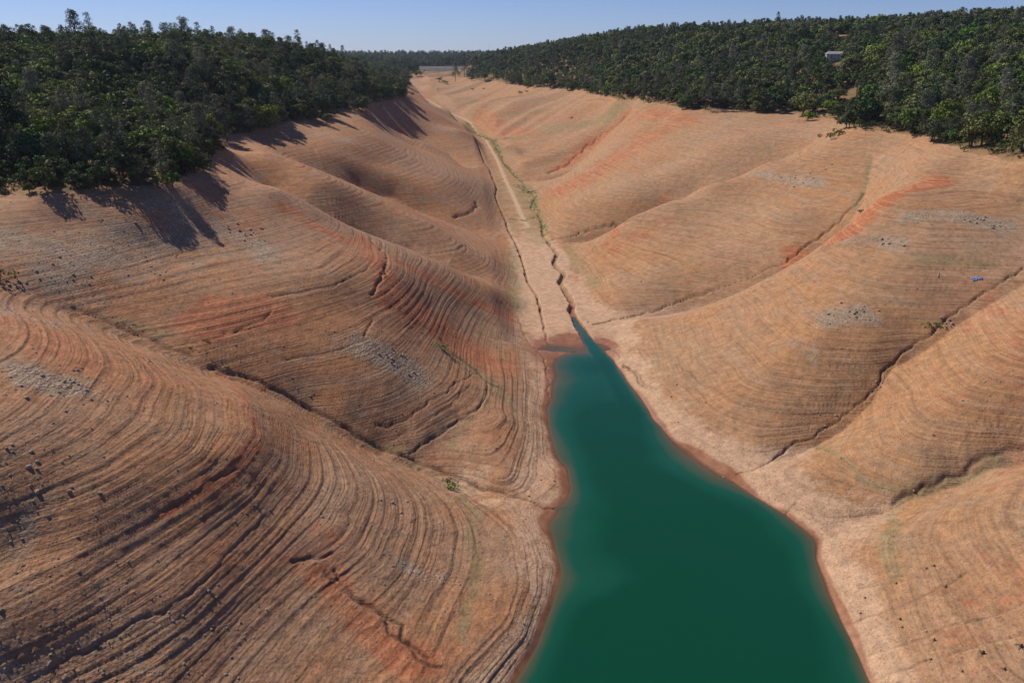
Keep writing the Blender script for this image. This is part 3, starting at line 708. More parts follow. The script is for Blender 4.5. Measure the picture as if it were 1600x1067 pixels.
def make_oak(seed, H=8.0, W_=8.5, fine=True):
    r = np.random.default_rng(seed); lobes = []
    nl = 17 if fine else 9
    for k in range(nl):
        a = k * 2.4 + r.uniform(-.4, .4); h = r.uniform(.38, .95); rad_h = math.sqrt(max(0, 1 - ((h - .5) / .55) ** 2))
        d = W_ * .5 * rad_h * r.uniform(.35, .85)
        lobes.append(((math.cos(a) * d, math.sin(a) * d, h * H * .88), r.uniform(.12, .2) * W_))
    lobes.append(((0, 0, H * .62), W_ * .25)); lobes.append(((0, 0, H * .84), W_ * .16))
    cm = crown_mesh('oak_crown', lobes, 34 if fine else 13, .62 if fine else 1.0, seed)
    V, F = [], []
    tube(V, F, [(0, 0, -1), (.1, .05, H*.2), (.25, -.1, H*.45), (.1, .1, H*.7)], [.34, .26, .19, .08])
    for l in lobes[:7 if fine else 3]:
        c = l[0]; tube(V, F, [(.12, 0, H*.22), (c[0]*.5, c[1]*.5, H*.38 + .1*c[2]), c], [.14, .1, .04], 4)
    return cm, wood_mesh('oak_trunk', V, F, M_BARK)
def make_pine(seed, H=18.0, W_=6.0, fine=True, slim=False):
    r = np.random.default_rng(seed); lobes = []; V, F = [], []
    forks = 1 if slim else int(r.integers(1, 4))
    tops = []
    for f in range(forks):
        a = r.uniform(0, 6.28); sp = 0 if forks == 1 else r.uniform(.6, 1.5); hh = H * r.uniform(.86, 1.0)
        if f == 0: hh = H
        pts = [(0, 0, -1), (math.cos(a)*.2, math.sin(a)*.2, H*.3), (math.cos(a)*sp*.6, math.sin(a)*sp*.6, H*.6), (math.cos(a)*sp, math.sin(a)*sp, hh)]
        tube(V, F, pts, [.32, .25, .15, .04], 5)
        nl = (18 if fine else 8) // forks + 3
        for k in range(nl):
            h = .28 + .70 * (k + r.uniform(0, .8)) / nl; b = a + k * 2.4 + r.uniform(-.5, .5)
            wr = W_ * .5 * (math.sin(min(1, (1.04 - h) / .62) * 1.5)) * r.uniform(.35, 1.0)
            bx = pts[3][0] * h + math.cos(b) * wr; by = pts[3][1] * h + math.sin(b) * wr
            z = h * hh
            lobes.append(((bx, by, z), r.uniform(.14, .25) * W_ * (1.25 - .5 * h)))
            if k % 2 == 0: tube(V, F, [(pts[3][0]*h*.9, pts[3][1]*h*.9, z - .8), (bx, by, z)], [.07, .03], 3)
        lobes.append(((pts[3][0], pts[3][1], hh - .6), .16 * W_))
    cm = crown_mesh('pine_crown', lobes, 30 if fine else 15, .5 if fine else .85, seed, 1.0)
    return cm, wood_mesh('pine_trunk', V, F, M_BARK)
def make_shrub(seed, H=2.0):
    r = np.random.default_rng(seed); lobes = [((r.normal(0, .7), r.normal(0, .7), H * r.uniform(.3, .75)), r.uniform(.5, .9)) for k in range(7)]
    cm = crown_mesh('shrub_crown', lobes, 26, .42, seed); V, F = [], []
    for k in range(4): tube(V, F, [(0, 0, -.3), tuple(lobes[k][0])], [.06, .02], 4)
    return cm, wood_mesh('shrub_stem', V, F, M_BARK)
def make_cypress(seed, H=12.0):
    r = np.random.default_rng(seed)
    lobes = [((r.normal(0, .1), r.normal(0, .1), H * (k + .7) / 12), .95 * math.sin(min(1, (12.6 - k) / 7) * 1.5) + .1) for k in range(12)]
    cm = crown_mesh('cypress_crown', lobes, 45, .4, seed, 1.0); V, F = [], []
    tube(V, F, [(0, 0, -1), (0, 0, H * .9)], [.2, .05]); return cm, wood_mesh('cypress_trunk', V, F, M_BARK)

OAKS = [make_oak(100 + i, H=(8, 7, 9, 7.5, 6.5)[i], W_=(8.5, 9, 8, 10, 7)[i]) for i in range(5)]
OAKS_FAR = [make_oak(140 + i, H=8, W_=9, fine=False) for i in range(3)]
PINES = [make_pine(200 + i, H=18, W_=(8.5, 7.4, 9.5, 6.8, 10)[i], slim=(i == 3)) for i in range(5)]
PINES_FAR = [make_pine(240 + i, H=18, W_=8.5, fine=False) for i in range(3)]
SHRUBS = [make_shrub(300 + i) for i in range(3)]
CYP = make_cypress(400)
OAK_COL = {'dark green': (.030, .045, .014), 'mid green': (.045, .066, .018), 'yellow-green': (.078, .095, .022), 'olive': (.060, .064, .024), 'bright green': (.075, .17, .025)}
PINE_COL = {'grey-green': (.070, .080, .052), 'dusky green': (.046, .058, .032), 'pale grey': (.098, .100, .074), 'brownish': (.085, .072, .05)}
OAK_COL = {k_: tuple(x * 1.65 for x in c) for k_, c in OAK_COL.items()}; PINE_COL = {k_: tuple(x * 1.6 for x in c) for k_, c in PINE_COL.items()}
H2 = lambda c: (c[0], c[1], c[2], 1.0)

def plant(kind, proto, loc, s, rz, colr, label, cat, group=None, sz=None):
    e = bpy.data.objects.new(kind, None); COL.objects.link(e)
    e.empty_display_size = 1; e.location = loc; e.rotation_euler = (0, 0, rz); e.scale = (s, s, sz or s)
    e['label'] = label; e['category'] = cat
    if group: e['group'] = group
    for nm, me in (('crown', proto[0]), ('trunk', proto[1])):
        o = bpy.data.objects.new(nm, me); COL.objects.link(o); o.parent = e; o.color = H2(colr)
    return e

# --- candidate positions
def scatter():
    out = []
    for (r0, r1, sp) in ((150, 700, 7.2), (700, 1300, 8.6), (1300, 2300, 11.5), (2300, 3800, 15.0), (3800, 6500, 27.0)):
        xs = np.arange(-1, 1, sp / r1 * .0 + sp / r1) * r1
        ys = np.arange(0, r1, sp)
        X, Y = np.meshgrid(xs, ys); X = X + (np.arange(len(ys)) % 2)[:, None] * sp * .5
        X = X + rng.uniform(-.42, .42, X.shape) * sp; Y = Y + rng.uniform(-.42, .42, X.shape) * sp
        r = np.hypot(X, Y); k = (r >= r0) & (r < r1) & (np.abs(np.arctan2(X, Y)) < (.86 if r1 < 800 else .72))
        out.append(np.stack([X[k], Y[k], np.full(k.sum(), sp)], -1))
    return np.concatenate(out)
TR = scatter()
TZ = hq(TR[:, 0], TR[:, 1]); 
edge = TZ - 80 + 4.2 * fbm(TR[:, 0] / 18, TR[:, 1] / 18, 2, 111)
keep = (edge > .4) | ((np.hypot(TR[:, 0], TR[:, 1]) > 2450) & (TZ > 74))
# openings of bare orange ground on the right slope
U, Vv, Dp = px(TR[:, 0], TR[:, 1], TZ + 3)
gap = np.zeros(len(TR))
for (u, v, ru, rv, s) in ((1290,142,34,7,.9),(1330,138,26,9,.85),(1315,165,60,9,.9),(1305,102,11,9,1),(1245,112,10,5,.8),(1395,140,12,6,.8),(1530,140,16,6,.8),(1070,66,26,5,1),(1300,178,40,9,.85),(1370,150,14,6,.7)):
    gap = np.maximum(gap, s * np.exp(-(((U-u)/ru/1.35)**2 + ((Vv-v)/rv/1.35)**2) ** 2))
keep &= rng.random(len(TR)) > gap
keep &= np.abs(U - 800) < 1150
_r = np.hypot(TR[:, 0], TR[:, 1]); keep &= ~((U > 652) & (U < 737) & (_r > 1900) & (_r < 2720))
# the dam, its clearing and house plots
HOUSES = [  # u, v(base), width, depth, height, turn, roof kind, label
 (1308,96,24,12,6.4,.15,'grey','two storey house with a grey gable roof and white walls among the trees'),
 (1262,72,24,12,4.2,.1,'rust','low house with a rust orange flat roof just behind the grey roofed house'),
 (1318,65,22,12,5,-.1,'terracotta','white house with a patchy terracotta roof above the grey roofed house'),
 (1385,65,19,12,5,.5,'blue','house with a blue grey hipped roof half hidden behind a big pine'),
 (1371,84,15,8,4,-.1,'white','small shed with a flat white roof right of the grey roofed house'),
 (1223,47,26,10,4,.05,'white','long low building with a white roof on the hill crest'),
 (1314,50,9,6,2.6,0,'pink','tiny house with a pinkish roof below the crest of the right hill'),
 (1585,42,26,12,4.5,.25,'tan','low house with a tan grey roof at the top right of the hill'),
 (1533,34,9,7,3.0,0,'pink','small pale house beside the tall cypress rows at the upper right'),
 (1531,96,7,5,2.4,0,'pink','little pink walled shed deep in the trees on the right'),
]
def skyground(u, vmax=400):
    """ground point that makes the skyline at azimuth u"""
    x = (u - 800.0) / FPX; best = None
    rs = np.exp(np.linspace(math.log(200), math.log(2600), 500)); a = math.atan2(x, CP + .33 * SP)
    X = rs * math.sin(a); Y = rs * math.cos(a); Z = hq(X, Y)
    e_ = (Z - HC) / rs; k = np.where(e_ > e_.max() - .0022)[0][-1]; return np.array([X[k], Y[k], Z[k]])
def lq(u, v):
    p = lift(u, v, hq)
    if v < 50 or np.hypot(p[0], p[1]) > 3400 or (v < 100 and np.hypot(p[0], p[1]) > 2300): p = skyground(u)
    return p
HP = [lq(h[0], h[1]) for h in HOUSES]
for p, h in zip(HP, HOUSES): print('house', h[0], h[1], p, px(*p))
for p, h in zip(HP, HOUSES):
    rel = TR[:, :2] - p[:2]
    if h[0] > 1520: continue
    d = np.hypot(rel[:, 0], rel[:, 1]); dirn = -p[:2] / np.hypot(*p[:2])
    toward = rel @ dirn; side_ = np.abs(rel[:, 0] * dirn[1] - rel[:, 1] * dirn[0])
    keep &= ~((d < h[2] * .62 + 3) | ((toward > 0) & (toward < (38 if h[0] == 1308 else 62)) & (side_ < h[2] * .42)))
for (u, v, w_, tw) in ((1515,70,9,36),(1527,66,8,30),(1587,86,9,34),(1363,98,8,26),(1295,172,6,16),(1395,125,8,22),(1388,172,8,22),(1448,140,7,20),(1505,150,8,20),(1102,172,8,16),(1557,64,4,24),(1493,45,12,30),(342,214,7,12),(310,170,7,14),(277,118,8,20),(182,100,7,20),(340,165,7,14)):
    p = lq(u, v); rel = TR[:, :2] - p[:2]; d = np.hypot(rel[:, 0], rel[:, 1]); dirn = -p[:2] / np.hypot(*p[:2])
    toward = rel @ dirn; side_ = np.abs(rel[:, 0] * dirn[1] - rel[:, 1] * dirn[0])
    keep &= ~((d < w_ * .8) | ((toward > 0) & (toward < tw) & (side_ < w_ * .7)))
TR = TR[keep]; TZ = TZ[keep]; U, Vv, Dp = px(TR[:, 0], TR[:, 1], TZ + 5)
N_ = len(TR)
left = side(TR[:, 0], TR[:, 1]) < 0
pn = fbm(TR[:, 0] / 70, TR[:, 1] / 70, 3, 121)
pp = np.where(left, .16, .25) + .22 * pn + np.where((~left) & (U < 1250), .10, 0) + np.where(np.hypot(TR[:, 0], TR[:, 1]) > 1250, .1, 0)
isp = rng.random(N_) < np.clip(pp, .03, .6)
# the row standing on the old waterline carries more and larger pines on the far right bank
hz = (TZ < 90)
scl = np.where(isp, rng.uniform(.6, 1.32, N_), (.95 + 1.15 * rng.random(N_) ** 1.7) * np.where(left, 1.05, 1.26) * (1 + .25 * fbm(TR[:, 0] / 40, TR[:, 1] / 40, 2, 131)))
scl = np.where(TR[:, 2] > 20, scl * 2.2, np.where(TR[:, 2] > 14, scl * 1.4, scl))
scl = np.where(hz & ~isp & (rng.random(N_) < .4), scl * .62, scl)
var = rng.integers(0, 5, N_); rot = rng.uniform(0, 6.28, N_)
tn = fbm(TR[:, 0] / 35, TR[:, 1] / 35, 2, 141) + rng.uniform(-.35, .35, N_)
# visible size: front to back coverage of a coarse raster
Hh = np.where(isp, 18, 8) * scl; Ww = np.where(isp, 5.5, 8) * scl
order = np.argsort(np.hypot(TR[:, 0], TR[:, 1]))
ut, vt, dt = px(TR[:, 0], TR[:, 1], TZ + Hh); ub, vb, db = px(TR[:, 0], TR[:, 1], TZ)
cov = np.zeros((540, 810), bool); vis = np.zeros(N_)
gu = px(GX[::4, ::4], GY[::4, ::4], GZ[::4, ::4])
for i in order:
    if dt[i] < 50 or vt[i] > 560: continue
    w = FPX * Ww[i] / dt[i] * .25
    x0, x1 = int(max(0, ut[i] / 2 - w)), int(min(800, ut[i] / 2 + w + 1)); y0, y1 = int(max(0, vt[i] / 2)), int(min(534, vb[i] / 2 + 1))
    if x1 <= x0 or y1 <= y0: continue
    s = cov[y0:y1, x0:x1]; vis[i] = (~s).sum(); s[:] = True
SIDE = {True: 'left', False: 'right'}
def describe(i, kind):
    z = TZ[i]; sd_ = 'left' if left[i] else 'right'
    row = 'at the bare waterline edge' if z < 86 else ('on the middle of the slope' if z < (112 if left[i] else 125) else 'high up near the crest')
    return row, sd_
def colour_of(i):
    if isp[i]:
        return ('dusky green' if tn[i] < -.18 else 'grey-green' if tn[i] < .28 else 'pale grey') if rng.random() > .04 else 'brownish'
    t = tn[i] + (.22 if left[i] else .05) * (1 if vt[i] < 230 else 0)
    return 'dark green' if t < -.2 else 'mid green' if t < .12 else 'olive' if t < .3 else 'yellow-green'
PF = ('forked', 'slender', 'broad ragged', 'narrow single-stemmed', 'wide-crowned'); OF = ('rounded', 'low domed', 'tall rounded', 'wide spreading', 'small bushy')
chosen = np.zeros(N_, bool)
for flag, kind in ((True, 'pine_tree'), (False, 'oak_tree')):
    idx_ = np.where(isp == flag)[0]; idx_ = idx_[np.argsort(-vis[idx_])][:(268 if flag else 290)]
    idx_ = idx_[vis[idx_] > 6]; chosen[idx_] = True
    for i in idx_:
        cn = colour_of(i); row, sd_ = describe(i, kind)
        if flag:
            plant(kind, PINES[var[i]], (TR[i, 0], TR[i, 1], TZ[i] - .3), scl[i], rot[i], PINE_COL[cn],
                  '%s %s pine %s of the %s bank wood' % (PF[var[i]], cn, row, sd_), 'pine tree', 'foothill pines in the %s bank wood' % sd_)
        else:
            plant(kind, OAKS[var[i]], (TR[i, 0], TR[i, 1], TZ[i] - .3), scl[i], rot[i], OAK_COL[cn],
                  '%s %s oak %s of the %s bank wood' % (OF[var[i]], cn, row, sd_), 'oak tree', 'oaks in the %s bank wood' % sd_)

# --- the rest of the wood: one object per kind, instanced
def joined(name, proto, colr):
    me = proto[0].copy(); me.name = name
    bm = bmesh.new(); bm.from_mesh(me); n0 = len(bm.faces); bm.from_mesh(proto[1])
    bm.faces.ensure_lookup_table()
    for f in bm.faces[n0:]: f.material_index = 1
    bm.to_mesh(me); bm.free(); me.materials.append(M_BARK)
    at_ = me.color_attributes['tint']; b_ = np.ones(len(me.vertices) * 4, np.float32); at_.data.foreach_get('color', b_)
    at_.data.foreach_set('color', (b_.reshape(-1, 4) * np.array([*colr, 1], np.float32)).ravel())
    return bpy.data.objects.new(name, me)
def stuff_instances(name, pts, rots, scls, pick, protos, label, cat):
    cc = bpy.data.collections.new(name + '_kinds')
    for o in protos: cc.objects.link(o)
    me = bpy.data.meshes.new(name); me.vertices.add(len(pts)); me.vertices.foreach_set('co', pts.astype(np.float32).ravel())
    for nm, ty, arr in (('rz', 'FLOAT', rots.astype(np.float32)), ('sc', 'FLOAT', scls.astype(np.float32)), ('pick', 'INT', pick.astype(np.int32))):
        a = me.attributes.new(nm, ty, 'POINT'); a.data.foreach_set('value', arr)
    ob = put(name, me, label, cat, kind='stuff')
    g = bpy.data.node_groups.new(name, 'GeometryNodeTree'); g.interface.new_socket('Geometry', in_out='INPUT', socket_type='NodeSocketGeometry'); g.interface.new_socket('Geometry', in_out='OUTPUT', socket_type='NodeSocketGeometry')
    gi = g.nodes.new('NodeGroupInput'); go = g.nodes.new('NodeGroupOutput'); ip = g.nodes.new('GeometryNodeInstanceOnPoints'); ci = g.nodes.new('GeometryNodeCollectionInfo')
    ci.inputs['Collection'].default_value = cc; ci.inputs['Separate Children'].default_value = True; ci.inputs['Reset Children'].default_value = True
    def attr(nm, ty):
        n = g.nodes.new('GeometryNodeInputNamedAttribute'); n.data_type = ty; n.inputs['Name'].default_value = nm; return n.outputs['Attribute']
    cx = g.nodes.new('ShaderNodeCombineXYZ'); g.links.new(attr('rz', 'FLOAT'), cx.inputs[2])
    ip.inputs['Pick Instance'].default_value = True
    g.links.new(gi.outputs[0], ip.inputs['Points']); g.links.new(ci.outputs[0], ip.inputs['Instance']); g.links.new(attr('pick', 'INT'), ip.inputs['Instance Index'])
    g.links.new(cx.outputs[0], ip.inputs['Rotation']); g.links.new(attr('sc', 'FLOAT'), ip.inputs['Scale']); g.links.new(ip.outputs[0], go.inputs[0])
    md = ob.modifiers.new('scatter', 'NODES'); md.node_group = g
    return ob
rest = ~chosen
def zone_pick(sel, cols, nshape):
    c = np.clip(((tn[sel] + .6) / 1.2 * cols + rng.uniform(-.6, .6, sel.sum())).astype(int), 0, cols - 1)
    return c * nshape + rng.integers(0, nshape, sel.sum())
oc = ['dark green', 'mid green', 'olive', 'yellow-green']; pc = ['dusky green', 'grey-green', 'pale grey']
near_ = np.hypot(TR[:, 0], TR[:, 1]) < 900
def names_sorted(lst): return lst
for lf in (True, False):
    for flag, cols, shp_near, shp_far, kn in ((False, oc, OAKS[:3], OAKS_FAR, 'oak'), (True, pc, PINES[:3], PINES_FAR, 'pine')):
        cmap = OAK_COL if kn == 'oak' else PINE_COL
        sel = rest & (isp == flag) & (left == lf)
        protos = [joined('%s_kind_%02d' % (kn, a * 3 + b), s, cmap[c]) for a, c in enumerate(cols) for b, s in enumerate(shp_far if not lf else shp_near)]
        pts = np.stack([TR[sel, 0], TR[sel, 1], TZ[sel] - .3], -1)
        pk = zone_pick(sel, len(cols), 3)
        stuff_instances('%s_woodland' % kn, pts, rot[sel], scl[sel], pk, protos,
            'dense mass of further %ss covering the %s hill behind the front trees' % (kn, SIDE[lf]), 'woodland')
print('trees', N_, 'things', chosen.sum())

# undergrowth between the trunks and along the edge of the woods
_x = rng.uniform(-900, 1000, 90000); _y = rng.uniform(150, 1500, 90000); _z = hq(_x, _y); _u, _v, _d = px(_x, _y, _z)
m = (_z + 2.5 * fbm(_x / 15, _y / 15, 2, 151) > 80.6) & (np.abs(_u - 800) < 1050) & (rng.random(90000) < np.where(_z < 90, 1, .35))
gp = np.zeros(m.sum())
protos = [joined('shrub_kind_%02d' % (a * 3 + b), s, OAK_COL[c]) for a, c in enumerate(('dark green', 'olive')) for b, s in enumerate(SHRUBS)]
stuff_instances('undergrowth', np.stack([_x[m], _y[m], _z[m] - .1], -1), rng.uniform(0, 6.28, m.sum()), rng.uniform(.6, 1.5, m.sum()) * np.where(_z[m] < 90, 1.45, 1.0), rng.integers(0, 6, m.sum()), protos, 'low brush growing between the trunks along both woodland edges', 'brush')

# --- single pines that stand out
def pine_at(u, vb, vt, pv, colr, label, onsky=False, group=None, proto=None, kind='pine_tree', cat='pine tree', wide=1.0):
    p = skyground(u) if onsky else lq(u, vb)
    d = px(*p)[2]; 
    for _ in range(3):
        ub_, vb_, db_ = px(*p); h = max(3.0, (vb_ - vt) / FPX * db_ / (CP + .0))
        uu = px(p[0], p[1], p[2] + h)[1]; h *= max(.3, (vb_ - vt) / max(1, vb_ - uu))
    H0 = {'pine_tree': 18.0, 'oak_tree': 8.0, 'cypress_tree': 12.0, 'shrub': 2.0}[kind]
    s = h / H0
    return plant(kind, proto or PINES[pv], (p[0], p[1], p[2] - .4), min(s, 1.0 + .45 * (s - 1)) * wide * 1.3, rng.uniform(0, 6.28), colr, label, cat, group, sz=s)
GGr, DUS, PAL = PINE_COL['grey-green'], PINE_COL['dusky green'], PINE_COL['pale grey']
SKY_L = [(22,46,'short pine poking up at the far left of the skyline'),(50,40,'pale open pine left of the tall pair on the left skyline'),(130,16,'tallest dark pine of the pair on the left skyline'),
 (152,20,'grey pine right beside the tallest dark pine on the left skyline'),(199,37,'slim pine just right of the tall pair on the left skyline'),(216,35,'rounded pine next to the slim one on the left skyline'),
 (242,33,'dense dark round topped pine alone on the left skyline'),(296,27,'open feathery pine highest in the middle of the left skyline'),(318,35,'bushy pine behind the feathery one on the left skyline'),
 (341,41,'dark pine with a ragged crown in the middle of the left skyline'),(385,50,'small pine at a dip in the left skyline'),(423,47,'dark conical pine after the dip in the left skyline'),
 (455,56,'thin pale pine left of the tall pale pine on the skyline'),(470,47,'tall pale narrow pine where the left skyline falls'),(500,63,'blunt dark pine on the falling end of the left skyline'),
 (519,70,'grey pine above the falling end of the left wood'),(538,72,'last big pine at the falling end of the left skyline')]
SKY_R = [(998,42,'bushy pine at the left start of the right hill skyline'),(1047,35,'grey pine, left one of two above the bare patch on the right skyline'),(1066,35,'dark round oak like pine above the bare patch on the skyline'),
 (843,66,'single pine sticking up over the low middle of the right skyline'),(1206,19,'sharp tall pine left of the white roofed crest building'),(1241,24,'pine just right of the white roofed crest building'),
 (1446,26,'lone slanting pine on the rising right skyline'),(1485,12,'big leaning pine high on the rising right skyline'),(1524,13,'flat topped pine before the cypress rows on the skyline'),(1592,12,'dark pine at the extreme right of the skyline')]
for k_, (u, vt_, lb) in enumerate(SKY_L): pine_at(u, 0, vt_, (k_ * 2) % 5, (DUS, GGr, DUS, PAL)[k_ % 4], lb, True, 'skyline pines on the left hill')
for k_, (u, vt_, lb) in enumerate(SKY_R): pine_at(u, 0, vt_, (k_ * 3 + 1) % 5, (DUS, GGr)[k_ % 2], lb, True, 'skyline pines on the right hill')
MIDP = [(342,214,148,0,PAL,'pale grey pine at the front corner of the left wood beside the long shadows'),(310,170,104,2,DUS,'large dark pine rising behind the pale front corner pine'),(277,118,46,4,GGr,'big grey pine standing tall in the middle of the left hill'),
 (374,120,76,1,PAL,'pale slim pine on the upper right part of the left hill'),(182,100,54,0,DUS,'dark forked pine below the left skyline pair'),(128,148,92,3,GGr,'narrow grey pine on the open left slope'),(150,112,60,4,DUS,'wide dark pine right under the tallest skyline pine'),
 (262,170,128,1,PAL,'small pale pine in the oaks of the left hill'),(505,180,120,2,GGr,'grey pine at the right edge of the left wood casting a shadow'),(540,165,112,0,DUS,'dark pine at the lower right end of the left wood'),
 (470,175,110,1,GGr,'slim grey pine between the dark oaks at the left wood edge'),(8,250,75,4,(.02,.03,.012),'huge very dark pine cut off by the left picture edge'),(355,222,176,3,DUS,'thin dark pine at the tip of the left wood whose shadow falls downhill'),
 (1102,172,118,2,GGr,'broad grey pine at the waterline left of the dark oaks on the right bank'),(1028,160,112,0,DUS,'dark forked pine on the right bank waterline'),(1155,172,122,4,GGr,'wide grey pine on the right bank waterline'),
 (1395,125,52,4,PAL,'largest pale grey pine on the right hill beside the blue roof'),(1388,172,84,2,PAL,'huge pale grey pine standing low on the right slope'),(1448,140,60,1,GGr,'tall grey pine between the two bright green trees and the big pale pine'),
 (1505,150,88,4,PAL,'broad pale pine right of centre of the right wood'),(1440,120,72,3,DUS,'dark narrow pine behind the big pale pine'),(1590,150,105,0,PAL,'pale ragged pine at the right picture edge'),(1254,108,70,4,PAL,'soft pale grey pine left below the grey roofed house'),
 (1322,92,58,3,DUS,'dark pointed pine in front of the grey roofed house'),(1560,70,40,1,GGr,'grey pine below the tan roof at the upper right'),(1218,150,112,2,GGr,'grey pine in the darker woods left of the orange clearing'),
 (712,128,98,2,DUS,'first dark pine of the right wood beside the dam'),(726,120,84,3,(.02,.035,.016),'very dark pointed pine near the dam')]
for a in MIDP: pine_at(a[0], a[1], a[2], a[3], a[4], a[5])
for u, vb_, vt_, lb in ((1515,70,41,'brightest green tree on the right hill beside the tall cypress'),(1527,66,44,'second bright green tree touching the brightest one'),(1587,86,68,'light green round tree near the right picture edge'),
                        (1295,172,156,'vivid yellow green bush in the orange clearing'),(1262,186,176,'light green bush alone on the dry grass below the right wood'),(1363,98,66,'yellow green tree between the grey roofed house and the white shed')):
    pine_at(u, vb_ + 3, vt_ - 3, 0, (.10, .20, .028) if 'bright' in lb else (.17, .24, .035), lb, wide=1.25, proto=OAKS[len(lb) % 5], kind='oak_tree', cat='tree')
CY = [(1489,72,60),(1494,73,59),(1499,72,60),(1504,71,60)]
for u, vb_, vt_ in ((1480,45,30),(1485,45,29),(1490,44,29),(1495,44,28),(1500,43,28),(1506,43,27)):
    pine_at(u, vb_, vt_, 0, (.02, .032, .012), 'dark clipped cypress in a tight row under the right skyline', group='cypress row under the right skyline', proto=CYP, kind='cypress_tree', cat='cypress', wide=1.2)
for u, vt_, lb in ((1588,8,'first slim cypress at the top right corner'),(1568,9,'slim cypress on the skyline left of the tan roofed house'),(1574,9,'cypress spire close beside its twin on the upper right skyline')):
    pine_at(u, 0, vt_, 0, (.02, .03, .012), lb, True, 'slim skyline cypresses', CYP, 'cypress_tree', 'cypress')
pine_at(1557, 64, 33, 0, (.018, .026, .012), 'very tall dark cypress spire standing alone on the right hill', proto=CYP, kind='cypress_tree', cat='cypress')

# --- bushes on the bare ground
BUSH = [(687,128,120,'grey bush left of the small dark tree by the dam clearing'),(693,131,125,'low bright bush right of the small tree below the dam'),(699,132,127,'second low green bush below the dam'),(738,141,137,'dark bush alone on the far right bank slope'),(756,140,137,'tiny bush right of the dark one on the far slope'),
 (812,148,142,'green bush on the pale far right slope'),(822,145,141,'smaller bush beside the green one on the far slope'),(893,185,182,'tiny dark bush on the red slope in the middle distance'),(1280,215,209,'round green bush at the head of the right gully'),(1302,218,204,'bushy shrub beside the silhouette ridge on the right'),
 (1309,213,200,'taller shrub at the top of the right gully'),(1262,186,178,'small shrub in the dry grass under the right wood'),(690,545,537,'small green bush in the red gully of the left spur'),(323,531,526,'small yellow bush on the red soil of the left spur'),(298,543,539,'low green plant near the red soil patch'),
 (352,575,570,'green tuft at the left gully'),(708,765,755,'leafy green bush cluster in the near left gully'),(699,752,746,'small bush above the leafy cluster in the near left gully'),(2,440,420,'dark shrub at the left picture edge'),(1345,332,326,'green bush in the right gully below the red soil'),
 (1450,508,502,'left one of two small green bushes above the right gully'),(1465,508,501,'right one of two small green bushes above the right gully'),(641,150,142,'round dark bush at the tip of the left wood'),(655,120,108,'scrubby tree at the corner of the dam')]
for u, vb_, vt_, lb in BUSH:
    pine_at(u, vb_, vt_, 0, OAK_COL['mid green'] if 'dark' in lb else (.09, .14, .03), lb, proto=SHRUBS[len(lb) % 3], kind='shrub', cat='bush', wide=1.1)
for k_, (u, v) in enumerate([(1240,522),(1500,510),(1418,470),(1300,480)][:0]): pass

# --- grass tufts and weeds: nobody could count them
def tufts(name, polys, n, s0, s1, colr, label, cat='grass', hmul=1.0):
    r = np.random.default_rng(len(name)); P = []
    tot = sum(w * len(p) for p, w in polys)
    for pts, w in polys:
        Pl = L2(pts); seg = np.hypot(*(np.diff(Pl[:, :2], axis=0).T)); cum = np.append(0, np.cumsum(seg))
        m_ = int(n * (cum[-1] * w) / sum(1 for _ in polys) / 60) + 40
        t = r.uniform(0, cum[-1], m_); x = np.interp(t, cum, Pl[:, 0]) + r.normal(0, w * .5, m_); y = np.interp(t, cum, Pl[:, 1]) + r.normal(0, w * .5, m_)
        kp = fbm(x / 2.2, y / 2.2, 2, 161) > -.1; P.append(np.stack([x[kp], y[kp]], -1))
    P = np.concatenate(P); z = hq(P[:, 0], P[:, 1]); C_ = np.column_stack([P, z + .12])
    C_ = np.repeat(C_, 4, 0) + np.random.default_rng(3).normal(0, .28, (len(C_) * 4, 3)) * [1, 1, .25]
    Nn = r.normal(0, .3, C_.shape) + [0, 0, 1.6]; V_ = leaf_quads(C_, Nn, r.uniform(s0, s1), r)
    me = mesh_np(name, V_, np.arange(len(V_)).reshape(-1, 4), M_LEAF, smooth=False)
    tint = np.repeat(r.uniform(.6, 1.3, len(C_)), 4)[:, None] * np.ones((1, 4)); a = me.color_attributes.new('tint', 'FLOAT_COLOR', 'POINT'); a.data.foreach_set('color', tint.astype(np.float32).ravel())
    o = put(name, me, label, cat, kind='stuff'); o.color = H2(colr)
tufts('creek_grass', [([(727,192),(739,205),(750,213),(771,220),(778,238)], 5), ([(778,236),(788,256),(803,273),(817,285)], 2.4), ([(812,290),(822,300),(838,300)], 6), ([(837,306),(832,318),(842,336),(848,350),(850,366)], 3.0), ([(842,336),(820,345),(795,342)], 1.6)], 420, .55, .8, (.24, .33, .07), 'green grass and sedge lining the creek in the valley floor')
tufts('gully_weeds', [([(560,690),(640,722),(710,752),(730,775)], 1.2), ([(690,545),(730,570),(800,620)], 1.6), ([(180,502),(260,518)], 2.0), ([(1335,335),(1352,290)], 2.0), ([(300,540),(350,575)], 1.5)], 26, .28, .34, (.10, .13, .035), 'sparse green weeds growing in the side gullies and cracks')
tufts('dry_weeds', [([(1440,405),(1545,414)], 4), ([(1400,790),(1480,757),(1570,716)], 1.2), ([(1272,692),(1330,735),(1395,772)], .9), ([(1395,800),(1392,860)], 1.2), ([(740,800),(748,870),(730,950)], 1.2), ([(0,720),(25,820)], 4)], 16, .22, .28, (.13, .14, .05), 'thin yellow green weeds on the old shore lines')

